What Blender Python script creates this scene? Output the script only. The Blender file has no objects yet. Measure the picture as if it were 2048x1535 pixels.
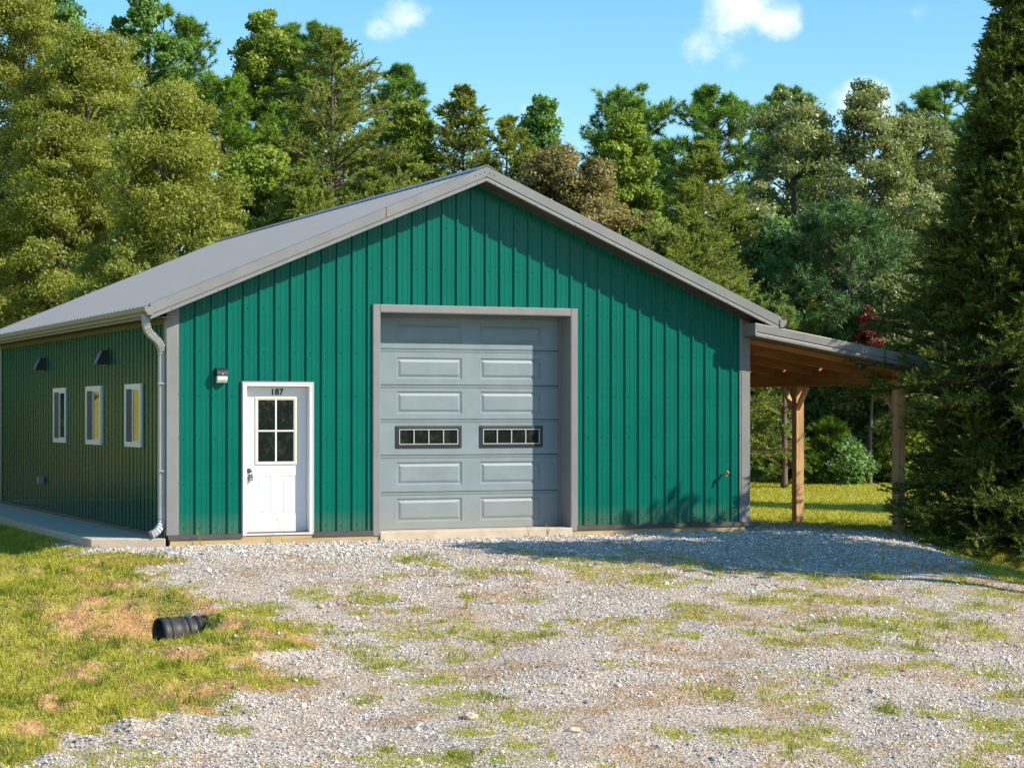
import bpy, math, random
import numpy as np
from mathutils import Vector, Matrix

R = math.radians
scene = bpy.context.scene
COL = scene.collection

# ------------------------------------------------------------------ camera
CAM = (-7.2412, -28.1493, 1.6944)
cam = bpy.data.cameras.new('camera')
cam_o = bpy.data.objects.new('camera', cam)
COL.objects.link(cam_o)
cam_o.location = CAM
cam_o.rotation_euler = (R(90), 0, -0.4147)
cam.sensor_width = 36.0
cam.lens = 36.0 * 4182.5 / 2048
cam.shift_y = 60.0 / 2048
cam.clip_end = 3000
scene.camera = cam_o

# ------------------------------------------------------------------ light
SUN = Vector((0.506, -0.43, 0.479)).normalized()
SUN_EL = math.asin(SUN.z)
SUN_AZ = math.atan2(SUN.x, SUN.y)
sl = bpy.data.lights.new('sun', 'SUN')
sl.energy = 4.7
sl.angle = R(0.5)
sl.color = (1.0, 0.92, 0.77)
so = bpy.data.objects.new('sun', sl)
so.rotation_euler = SUN.to_track_quat('Z', 'Y').to_euler()
COL.objects.link(so)

world = bpy.data.worlds.new('World')
scene.world = world
world.use_nodes = True
SKY_STRENGTH = 0.136
# (direction, radius, flatten, density)
CLOUDS = [((0.3490, 0.9187, 0.1862), .0150, 1.5, .80), ((0.3410, 0.9222, 0.1822), .0125, 1.6, .60),
          ((0.4907, 0.8505, 0.1896), .020, 1.3, 1.05), ((0.5043, 0.8438, 0.1837), .014, 1.2, .95),
          ((0.4813, 0.8598, 0.1706), .019, 1.5, .55), ((0.5438, 0.8265, 0.1450), .017, 1.5, 1.1),
          ((0.4120, 0.9000, 0.1426), .012, 1.5, .30), ((0.4040, 0.9030, 0.1450), .006, 1.2, .35),
          ((0.5301, 0.8437, 0.0843), .055, 1.6, 1.0), ((0.4973, 0.8572, 0.1336), .012, 1.5, .7),
          ((0.5590, 0.8082, 0.1852), .010, 1.6, .18), ((0.2910, 0.9423, 0.1657), .010, 1.5, .35)]


def build_world():
    nt = world.node_tree
    N, L = nt.nodes, nt.links
    bg = N['Background']
    sky = N.new('ShaderNodeTexSky')
    sky.sky_type = 'NISHITA'
    sky.sun_disc = False
    sky.sun_elevation = SUN_EL
    sky.sun_rotation = SUN_AZ
    sky.altitude = 0
    sky.air_density = 1.0
    sky.dust_density = 0.25
    sky.ozone_density = 2.6
    tc = N.new('ShaderNodeTexCoord')
    noi = N.new('ShaderNodeTexNoise')
    noi.inputs['Scale'].default_value = 48
    noi.inputs['Detail'].default_value = 6
    noi.inputs['Roughness'].default_value = 0.62
    L.new(tc.outputs['Generated'], noi.inputs['Vector'])
    total = None
    for (d, r, fl, den) in CLOUDS:
        sub = N.new('ShaderNodeVectorMath'); sub.operation = 'SUBTRACT'
        L.new(tc.outputs['Generated'], sub.inputs[0]); sub.inputs[1].default_value = d
        mul = N.new('ShaderNodeVectorMath'); mul.operation = 'MULTIPLY'
        L.new(sub.outputs[0], mul.inputs[0]); mul.inputs[1].default_value = (1, 1, fl)
        ln = N.new('ShaderNodeVectorMath'); ln.operation = 'LENGTH'
        L.new(mul.outputs[0], ln.inputs[0])
        mr = N.new('ShaderNodeMapRange'); mr.inputs['From Min'].default_value = r * 1.25
        mr.inputs['From Max'].default_value = 0.0
        mr.inputs['To Min'].default_value = 0; mr.inputs['To Max'].default_value = den
        L.new(ln.outputs['Value'], mr.inputs['Value'])
        if total is None:
            total = mr.outputs[0]
        else:
            mx = N.new('ShaderNodeMath'); mx.operation = 'MAXIMUM'
            L.new(total, mx.inputs[0]); L.new(mr.outputs[0], mx.inputs[1]); total = mx.outputs[0]
    # density = blob + (noise - .5) * amount, smooth step
    a = N.new('ShaderNodeMath'); a.operation = 'MULTIPLY_ADD'
    L.new(noi.outputs['Fac'], a.inputs[0]); a.inputs[1].default_value = 1.7; a.inputs[2].default_value = -.85
    gate = N.new('ShaderNodeMath'); gate.operation = 'MULTIPLY'
    g2 = N.new('ShaderNodeMapRange'); g2.inputs['From Min'].default_value = 0; g2.inputs['From Max'].default_value = .22
    L.new(total, g2.inputs['Value'])
    L.new(a.outputs[0], gate.inputs[0]); L.new(g2.outputs[0], gate.inputs[1])
    b = N.new('ShaderNodeMath'); b.operation = 'ADD'
    L.new(gate.outputs[0], b.inputs[0]); L.new(total, b.inputs[1])
    c = N.new('ShaderNodeMapRange'); c.interpolation_type = 'SMOOTHSTEP'
    c.inputs['From Min'].default_value = 0.08; c.inputs['From Max'].default_value = 1.15
    c.inputs['To Max'].default_value = 0.92
    L.new(b.outputs[0], c.inputs['Value'])
    mix = N.new('ShaderNodeMix'); mix.data_type = 'RGBA'
    L.new(c.outputs[0], mix.inputs['Factor'])
    hs = N.new('ShaderNodeHueSaturation'); hs.inputs['Hue'].default_value = 0.49
    hs.inputs['Saturation'].default_value = 1.29; hs.inputs['Value'].default_value = 1.0
    L.new(sky.outputs[0], hs.inputs['Color'])
    L.new(hs.outputs[0], mix.inputs['A'])
    mix.inputs['B'].default_value = (6.4, 6.6, 7.2, 1)
    L.new(mix.outputs['Result'], bg.inputs['Color'])
    bg.inputs['Strength'].default_value = SKY_STRENGTH


build_world()
vs = scene.view_settings
vs.view_transform = 'Standard'
vs.look = 'None'
vs.exposure = 0.62
vs.gamma = 1
scene.cycles.max_bounces = 6
scene.cycles.transparent_max_bounces = 6
scene.cycles.caustics_reflective = False
scene.cycles.caustics_refractive = False


# ------------------------------------------------------------------ helpers
def tag(o, label=None, cat=None, group=None, kind=None):
    if label: o['label'] = label
    if cat: o['category'] = cat
    if group: o['group'] = group
    if kind: o['kind'] = kind
    return o


def empty(name, loc=(0, 0, 0), rz=0.0, parent=None):
    o = bpy.data.objects.new(name, None)
    o.location = loc; o.rotation_euler = (0, 0, rz)
    o.empty_display_size = 0.3
    COL.objects.link(o)
    if parent: o.parent = parent
    return o


class MB:
    def __init__(self):
        self.v = []; self.f = []; self.mi = []; self.m = 0

    def add(self, vs_, fs):
        b = len(self.v)
        self.v.extend([tuple(p) for p in vs_])
        for f in fs:
            self.f.append([b + i for i in f]); self.mi.append(self.m)

    def quad(self, a, b, c, d): self.add([a, b, c, d], [(0, 1, 2, 3)])

    def box(self, x0, x1, y0, y1, z0, z1):
        vs_ = [(x, y, z) for z in (z0, z1) for y in (y0, y1) for x in (x0, x1)]
        self.add(vs_, [(0, 2, 3, 1), (4, 5, 7, 6), (0, 1, 5, 4), (2, 6, 7, 3), (0, 4, 6, 2), (1, 3, 7, 5)])

    def loft(self, rings, closed=True, caps=True):
        n = len(rings[0]); b = len(self.v)
        for r in rings: self.v.extend([tuple(p) for p in r])
        for i in range(len(rings) - 1):
            for j in range(n if closed else n - 1):
                k = (j + 1) % n
                self.f.append([b + i * n + j, b + i * n + k, b + (i + 1) * n + k, b + (i + 1) * n + j]); self.mi.append(self.m)
        if caps and closed:
            self.f.append([b + j for j in range(n)][::-1]); self.mi.append(self.m)
            self.f.append([b + (len(rings) - 1) * n + j for j in range(n)]); self.mi.append(self.m)

    def bar(self, p, q, w, h, up=(0, 0, 1)):
        """box of section w x h from p to q (centre line)"""
        p = Vector(p); q = Vector(q); d = (q - p).normalized()
        s = d.cross(Vector(up)).normalized(); u = s.cross(d).normalized()
        rings = []
        for c in (p, q):
            rings.append([c + s * a * w / 2 + u * b_ * h / 2 for a, b_ in ((-1, -1), (1, -1), (1, 1), (-1, 1))])
        self.loft(rings)

    def cyl(self, p, q, r0, r1=None, n=12, caps=True):
        r1 = r0 if r1 is None else r1
        p = Vector(p); q = Vector(q); d = (q - p).normalized()
        a = Vector((0, 0, 1)) if abs(d.z) < .9 else Vector((1, 0, 0))
        s = d.cross(a).normalized(); u = s.cross(d)
        rings = []
        for c, r in ((p, r0), (q, r1)):
            rings.append([c + (s * math.cos(t) + u * math.sin(t)) * r for t in [2 * math.pi * i / n for i in range(n)]])
        self.loft(rings, caps=caps)

    def build(self, name, mats, parent=None, smooth=False, bevel=0, loc=None):
        me = bpy.data.meshes.new(name)
        me.from_pydata(self.v, [], self.f)
        if not isinstance(mats, (list, tuple)): mats = [mats]
        for m in mats: me.materials.append(m)
        me.polygons.foreach_set('material_index', self.mi)
        if smooth: me.polygons.foreach_set('use_smooth', [True] * len(self.f))
        me.update()
        o = bpy.data.objects.new(name, me)
        COL.objects.link(o)
        if parent: o.parent = parent
        if loc: o.location = loc
        if bevel:
            bv = o.modifiers.new('edge', 'BEVEL'); bv.width = bevel; bv.segments = 2; bv.limit_method = 'ANGLE'
            bv.harden_normals = False
        return o


def np_mesh(name, V, k, mat, parent=None, attrs=None, F=None, smooth=False, link=True, mats_idx=None):
    """V: (n*k,3) verts, faces of k consecutive verts unless F given (m,k)"""
    V = np.ascontiguousarray(V, dtype=np.float32).reshape(-1, 3)
    if F is None:
        F = np.arange(len(V), dtype=np.int32).reshape(-1, k)
    F = np.ascontiguousarray(F, dtype=np.int32)
    me = bpy.data.meshes.new(name)
    me.vertices.add(len(V)); me.vertices.foreach_set('co', V.ravel())
    me.loops.add(F.size); me.loops.foreach_set('vertex_index', F.ravel())
    me.polygons.add(len(F))
    me.polygons.foreach_set('loop_start', np.arange(0, F.size, k, dtype=np.int32))
    try:
        me.polygons.foreach_set('loop_total', np.full(len(F), k, dtype=np.int32))
    except Exception:
        pass
    for m in (mat if isinstance(mat, (list, tuple)) else [mat]): me.materials.append(m)
    if mats_idx is not None: me.polygons.foreach_set('material_index', mats_idx.astype(np.int32))
    me.polygons.foreach_set('use_smooth', np.full(len(F), smooth, dtype=bool))
    me.update(calc_edges=True)
    for an, av in (attrs or {}).items():
        at = me.attributes.new(an, 'FLOAT', 'POINT')
        at.data.foreach_set('value', np.ascontiguousarray(av, dtype=np.float32).ravel())
    o = bpy.data.objects.new(name, me)
    if link: COL.objects.link(o)
    if parent: o.parent = parent
    return o


# value noise
def _hash(ix, iy, s):
    h = (ix.astype(np.int64) * 374761393 + iy.astype(np.int64) * 668265263 + s * 974711) & 0xffffffff
    h = ((h ^ (h >> 13)) * 1274126177) & 0xffffffff
    h = h ^ (h >> 16)
    return (h & 0xffffff) / float(0xffffff)


def vnoise(x, y, s=0):
    x = np.asarray(x, dtype=np.float64); y = np.asarray(y, dtype=np.float64)
    ix = np.floor(x); iy = np.floor(y); fx = x - ix; fy = y - iy
    fx = fx * fx * (3 - 2 * fx); fy = fy * fy * (3 - 2 * fy)
    ix = ix.astype(np.int64); iy = iy.astype(np.int64)
    a = _hash(ix, iy, s); b = _hash(ix + 1, iy, s); c = _hash(ix, iy + 1, s); d = _hash(ix + 1, iy + 1, s)
    return (a * (1 - fx) + b * fx) * (1 - fy) + (c * (1 - fx) + d * fx) * fy


def fbm(x, y, s=0, o=4):
    t = 0; a = .5; n = 0
    for i in range(o):
        t = t + a * vnoise(x * 2 ** i, y * 2 ** i, s + i * 17); n += a; a *= .55
    return t / n


def sstep(a, b, x):
    t = np.clip((x - a) / (b - a), 0, 1)
    return t * t * (3 - 2 * t)


# ------------------------------------------------------------------ materials
def new_mat(name):
    m = bpy.data.materials.new(name); m.use_nodes = True
    nt = m.node_tree
    return m, nt.nodes, nt.links, nt.nodes['Principled BSDF']


def nnoise(N, L, scale, detail=4, rough=.55, vec=None, dist=0):
    t = N.new('ShaderNodeTexNoise'); t.inputs['Scale'].default_value = scale
    t.inputs['Detail'].default_value = detail; t.inputs['Roughness'].default_value = rough
    t.inputs['Distortion'].default_value = dist
    if vec is not None: L.new(vec, t.inputs['Vector'])
    return t


def ramp(N, L, src, stops):
    r = N.new('ShaderNodeValToRGB')
    e = r.color_ramp.elements
    while len(e) < len(stops): e.new(0.5)
    for i, (p, c) in enumerate(stops):
        e[i].position = p
        e[i].color = (c[0], c[1], c[2], 1) if isinstance(c, (tuple, list)) else (c, c, c, 1)
    L.new(src, r.inputs['Fac'])
    return r


def mixc(N, L, fac, a, b, mode='MIX'):
    m = N.new('ShaderNodeMix'); m.data_type = 'RGBA'; m.blend_type = mode
    for s, k in ((fac, 'Factor'), (a, 'A'), (b, 'B')):
        if isinstance(s, (int, float)): m.inputs[k].default_value = s if k == 'Factor' else (s, s, s, 1)
        elif isinstance(s, tuple): m.inputs[k].default_value = (s[0], s[1], s[2], 1)
        else: L.new(s, m.inputs[k])
    return m.outputs['Result']


def bump(N, L, bsdf, h, strength, dist=.01):
    b = N.new('ShaderNodeBump'); b.inputs['Strength'].default_value = strength
    b.inputs['Distance'].default_value = dist
    L.new(h, b.inputs['Height']); L.new(b.outputs[0], bsdf.inputs['Normal'])
    return b


def paint(name, col, rough=.4, var=.12, metal=0.0, scale=3.0, bumpy=0.0, bscale=2.0, spec=.5, dirt=None):
    m, N, L, B = new_mat(name)
    tc = N.new('ShaderNodeTexCoord')
    n = nnoise(N, L, scale, 5, .6, tc.outputs['Object'])
    lo = tuple(c * (1 - var) for c in col); hi = tuple(min(1, c * (1 + var)) for c in col)
    r = ramp(N, L, n.outputs['Fac'], [(.3, lo), (.7, hi)])
    out = r.outputs[0]
    if dirt:
        z0, z1, dc, amt = dirt
        sp = N.new('ShaderNodeSeparateXYZ'); L.new(tc.outputs['Object'], sp.inputs[0])
        mr = N.new('ShaderNodeMapRange'); mr.inputs['From Min'].default_value = z1; mr.inputs['From Max'].default_value = z0
        mr.inputs['To Max'].default_value = amt
        L.new(sp.outputs['Z'], mr.inputs['Value'])
        n2 = nnoise(N, L, 9, 5, .7, tc.outputs['Object'])
        mm = N.new('ShaderNodeMath'); mm.operation = 'MULTIPLY'
        L.new(mr.outputs[0], mm.inputs[0]); L.new(n2.outputs['Fac'], mm.inputs[1])
        out = mixc(N, L, mm.outputs[0], out, dc)
    L.new(out, B.inputs['Base Color'])
    rr = ramp(N, L, n.outputs['Fac'], [(.2, max(0, rough - .07)), (.8, rough + .07)])
    L.new(rr.outputs[0], B.inputs['Roughness'])
    B.inputs['Metallic'].default_value = metal
    B.inputs['Specular IOR Level'].default_value = spec
    if bumpy:
        n3 = nnoise(N, L, bscale, 2, .5, tc.outputs['Object'])
        bump(N, L, B, n3.outputs['Fac'], bumpy, .02)
    return m


def wood(name, c0, c1, axis='x', scale=1.0, rough=.75):
    m, N, L, B = new_mat(name)
    tc = N.new('ShaderNodeTexCoord')
    mp = N.new('ShaderNodeMapping')
    s = {'x': (1.2, 14, 14), 'y': (14, 1.2, 14), 'z': (14, 14, 1.2)}[axis]
    mp.inputs['Scale'].default_value = tuple(a * scale for a in s)
    L.new(tc.outputs['Object'], mp.inputs[0])
    n = nnoise(N, L, 1.6, 6, .62, mp.outputs[0], 1.2)
    n2 = nnoise(N, L, 1.1, 2, .5, tc.outputs['Object'])
    r = ramp(N, L, n.outputs['Fac'], [(.28, c0), (.72, c1)])
    knots = N.new('ShaderNodeTexVoronoi'); knots.inputs['Scale'].default_value = 2.6
    L.new(tc.outputs['Object'], knots.inputs['Vector'])
    kr = ramp(N, L, knots.outputs['Distance'], [(.03, .35), (.09, 1.0)])
    c = mixc(N, L, 1.0, r.outputs[0], kr.outputs[0], 'MULTIPLY')
    rr = ramp(N, L, n2.outputs['Fac'], [(.3, .8), (.7, 1.15)])
    c = mixc(N, L, 1.0, c, rr.outputs[0], 'MULTIPLY')
    L.new(c, B.inputs['Base Color']); B.inputs['Roughness'].default_value = rough
    bump(N, L, B, n.outputs['Fac'], .35, .004)
    return m


def leaf_mat(name, dark, light, trans=.28, rough=.5, spec=.35, alt=None):
    m, N, L, B = new_mat(name)
    at = N.new('ShaderNodeAttribute'); at.attribute_name = 'tint'
    stops = [(0.0, dark), (0.82, light)]
    if alt: stops = [(0.0, dark), (0.72, light), (0.93, light), (1.0, alt)]
    r = ramp(N, L, at.outputs['Fac'], stops)
    L.new(r.outputs[0], B.inputs['Base Color'])
    B.inputs['Roughness'].default_value = rough
    B.inputs['Specular IOR Level'].default_value = spec
    tr = N.new('ShaderNodeBsdfTranslucent')
    tcx = mixc(N, L, 1.0, r.outputs[0], (1.25, 1.3, .55), 'MULTIPLY')
    L.new(tcx, tr.inputs['Color'])
    mx = N.new('ShaderNodeMixShader'); mx.inputs[0].default_value = trans
    L.new(B.outputs[0], mx.inputs[1]); L.new(tr.outputs[0], mx.inputs[2])
    out = [n for n in N if n.type == 'OUTPUT_MATERIAL'][0]
    L.new(mx.outputs[0], out.inputs['Surface'])
    return m


def bark_mat(name, c0, c1):
    m, N, L, B = new_mat(name)
    tc = N.new('ShaderNodeTexCoord'); mp = N.new('ShaderNodeMapping'); mp.inputs['Scale'].default_value = (9, 9, 2)
    L.new(tc.outputs['Object'], mp.inputs[0])
    n = nnoise(N, L, 2.2, 6, .7, mp.outputs[0])
    r = ramp(N, L, n.outputs['Fac'], [(.3, c0), (.7, c1)])
    L.new(r.outputs[0], B.inputs['Base Color']); B.inputs['Roughness'].default_value = .9
    bump(N, L, B, n.outputs['Fac'], .6, .03)
    return m


M = {}
M['green'] = paint('green_metal', (0.0, .128, .092), .27, .07, bumpy=.014, bscale=1.0, scale=1.6, spec=.20, dirt=(-.05, .35, (.16, .14, .08), .8))
M['roof'] = paint('roof_metal', (.240, .240, .252), .45, .05)
M['trim'] = paint('grey_trim', (.215, .212, .210), .45, .07, bumpy=.12, bscale=2.5)
M['trimdark'] = paint('charcoal_trim', (.060, .052, .050), .5, .15)
M['soffit'] = paint('soffit_brown', (.085, .070, .055), .6, .15)
M['white'] = paint('white_paint', (.74, .74, .74), .38, .025, dirt=(0, .25, (.5, .47, .4), .35))
M['cream'] = paint('cream_trim', (.74, .69, .56), .4, .03)
M['garage'] = paint('garage_grey', (.212, .262, .285), .45, .07, bumpy=.06, bscale=3, dirt=(0, .7, (.30, .25, .19), .75))
M['blackframe'] = paint('dark_window_frame', (.035, .032, .040), .4, .1)
M['muntin'] = paint('grey_muntin', (.42, .42, .42), .4, .05)
M['black'] = paint('black_plastic', (.022, .022, .026), .4, .2)
M['pipe'] = paint('black_pipe', (.030, .033, .040), .52, .3, spec=.3, scale=9, dirt=(-.25, .28, (.24, .15, .08), .9))
M['bronze'] = paint('bronze_metal', (.10, .085, .07), .35, .15, metal=.6)
M['silver'] = paint('silver_metal', (.42, .42, .40), .35, .1, metal=.5)
M['brass'] = paint('brass', (.62, .40, .22), .3, .15, metal=.7)
M['lens'] = paint('lens_plastic', (.68, .68, .62), .25, .05)
M['skirt'] = wood('treated_board', (.36, .25, .12), (.55, .40, .22), 'x')
M['concrete'] = paint('concrete', (.52, .43, .33), .85, .14, scale=5, bumpy=.15, bscale=40, spec=.2)
M['woodx'] = wood('stained_wood_x', (.40, .15, .045), (.66, .28, .09), 'x')
M['woody'] = wood('stained_wood_y', (.36, .13, .040), (.60, .25, .08), 'y')
M['woodz'] = wood('weathered_wood', (.40, .21, .085), (.68, .41, .19), 'z')
M['screen'] = paint('window_screen', (.075, .062, .075), .7, .1)
M['ink'] = paint('black_ink', (.012, .012, .014), .5, .1)
M['screw'] = paint('screw_head', (.008, .045, .036), .4, .1)
M['galv'] = paint('galvanised', (.33, .34, .36), .35, .1, metal=.3)


def glass_mat(name, col=(.010, .014, .014), rough=.02, spec=.5):
    m, N, L, B = new_mat(name)
    tc = N.new('ShaderNodeTexCoord')
    n = nnoise(N, L, 1.2, 3, .5, tc.outputs['Object'])
    B.inputs['Base Color'].default_value = (*col, 1)
    B.inputs['Roughness'].default_value = rough
    B.inputs['IOR'].default_value = 1.6
    B.inputs['Specular IOR Level'].default_value = spec
    if rough > .018: bump(N, L, B, n.outputs['Fac'], .02, .02)
    return m


M['glass'] = glass_mat('dark_glass')
M['mirror'] = glass_mat('reflective_glass', (.02, .02, .02), .015, 1.0)
M['mirror'].node_tree.nodes['Principled BSDF'].inputs['IOR'].default_value = 2.1

LEAF = {
    'willow': leaf_mat('willow_oak_leaves', (.135, .165, .022), (.37, .385, .070), .42, alt=(.40, .42, .12)),
    'bluegreen': leaf_mat('poplar_leaves', (0.074, 0.156, 0.046), (0.247, 0.394, 0.099), 0.42),
    'yellowgreen': leaf_mat('sweetgum_leaves', (0.108, 0.165, 0.023), (0.329, 0.415, 0.064), 0.44, alt=(0.472, 0.472, 0.100)),
    'brown': leaf_mat('browning_leaves', (0.128, 0.128, 0.045), (0.344, 0.284, 0.113), 0.36, alt=(0.538, 0.329, 0.149)),
    'oak': leaf_mat('oak_leaves', (0.099, 0.143, 0.052), (0.336, 0.365, 0.149), 0.34, .38, .35, alt=(0.547, 0.517, 0.305)),
    'dark': leaf_mat('shade_leaves', (0.076, 0.158, 0.060), (0.258, 0.394, 0.121), 0.35),
    'redmaple': leaf_mat('red_leaves', (.06, .12, .03), (.55, .04, .08), .3),
    'pine': leaf_mat('pine_needles', (0.074, 0.163, 0.036), (0.276, 0.434, 0.069), 0.3),
    'brightpine': leaf_mat('bright_pine_needles', (0.070, 0.150, 0.014), (0.255, 0.396, 0.028), .2),
    'youngpine': leaf_mat('young_pine_needles', (0.117, 0.195, 0.039), (0.312, 0.416, 0.091), .25),
    'virginia': leaf_mat('virginia_pine_needles', (0.116, 0.163, 0.036), (0.393, 0.434, 0.089), 0.32),
    'darkpine': leaf_mat('dark_pine_needles', (0.054, 0.123, 0.046), (0.170, 0.292, 0.090), .15),
    'cedar': leaf_mat('cedar_sprays', (.040, .070, .012), (.165, .220, .032), .24, alt=(.32, .34, .055)),
}
BARK = bark_mat('grey_bark', (.07, .055, .045), (.20, .165, .135))
BARKP = bark_mat('pine_bark', (.09, .055, .04), (.22, .145, .10))

# ------------------------------------------------------------------ terrain
PIPE = (-1.60, -5.95)        # mouth of the culvert


def terrain(x, y, detail=True):
    x = np.asarray(x, dtype=np.float64); y = np.asarray(y, dtype=np.float64)
    t = np.maximum(-y - 1.5, 0)
    slope = np.where(t < 1, .5 * t * t, t - .5) * .1
    z = -.115 - np.minimum(slope, 1.85)
    z = z - .03 * np.clip(x - 9, 0, 8)
    # raised lawn bank west of the building
    bank = sstep(2.2, 7.2, -x) * sstep(-.5, 9, y)
    z = z + bank * 3.3 + .09 * np.clip(-x - 7, 0, 12) * sstep(-4, 9, y)
    z = z + (fbm(x * .22, y * .22, 44, 3) - .5) * .9 * sstep(3, 8, -x)
    z = z - .42 * sstep(9.8, 12.6, x) * sstep(.0, -3, y)
    z = z + .28 * sstep(6, 22, y) * sstep(9, 14, x)
    z = z - .20 * sstep(-1.0, -1.9, x) * sstep(-2.5, .2, y) * sstep(9, 5, y)
    z = z + sstep(3, 14, -x) * sstep(9, -4, y) * .35
    # swale that drains to the culvert
    c = y - PIPE[1]
    along = sstep(.72, .02, x - PIPE[0])
    z = z - .42 * np.exp(-(c / .8) ** 2) * along
    # gentle dome of the gravel drive
    if detail:
        z = z + (fbm(x * .55, y * .55, 3, 3) - .5) * .16 * sstep(1.2, 3.5, -y) * sstep(60, 20, np.abs(y))
        z = z + (fbm(x * 3.1, y * 3.1, 9, 3) - .5) * .035
        g = gravelness(x, y)
        z = z + (fbm(x * 2.2, y * 2.2, 21, 3) - .5) * .13 * sstep(.1, -.5, g) * sstep(1, 3, -y) * sstep(3, 0, x)
        # clods of earth around the culvert mouth
        d = np.hypot(x - PIPE[0], y - PIPE[1])
        z = z + (fbm(x * 6, y * 6, 33, 3) - .45) * .14 * np.exp(-(d / .9) ** 2)
        z = z + (fbm(x * 5, y * 5, 35, 4) - .5) * .17 * sstep(.3, -.6, g) * sstep(1, 3, -y) * sstep(3, 0, x)
    return z


GPOLY = np.array([(-.95, 1.2), (-.85, -2.4), (-.75, -3.7), (-.61, -4.75), (-.35, -5.85), (-.40, -7.1), (-.92, -8.5),
                  (-1.71, -9.63), (-2.28, -10.47), (-3.02, -11.15), (-3.92, -11.6), (-6.5, -12.4), (-9, -15), (-9, -30), (14, -40),
                  (13.5, -17), (11.4, -9.5), (10.0, -6.0), (10.3, -3.4), (11.5, -1.2), (11.6, .4), (11.1, 3.2), (10.6, 6), (10.2, 14), (9.0, 15), (9, 1.2)])


def gravelness(x, y):
    """signed distance to the edge of the gravel, + inside"""
    x = np.asarray(x, dtype=np.float64); y = np.asarray(y, dtype=np.float64)
    d = np.full(x.shape, 1e9); inside = np.zeros(x.shape, bool)
    n = len(GPOLY)
    for i in range(n):
        ax, ay = GPOLY[i]; bx, by = GPOLY[(i + 1) % n]
        ex, ey = bx - ax, by - ay
        t = np.clip(((x - ax) * ex + (y - ay) * ey) / (ex * ex + ey * ey), 0, 1)
        d = np.minimum(d, np.hypot(x - ax - t * ex, y - ay - t * ey))
        cond = ((ay > y) != (by > y))
        with np.errstate(divide='ignore', invalid='ignore'):
            xi = ax + (y - ay) * ex / (ey if ey != 0 else 1e-9)
        inside ^= cond & (x < xi)
    return np.where(inside, d, -d)


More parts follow.
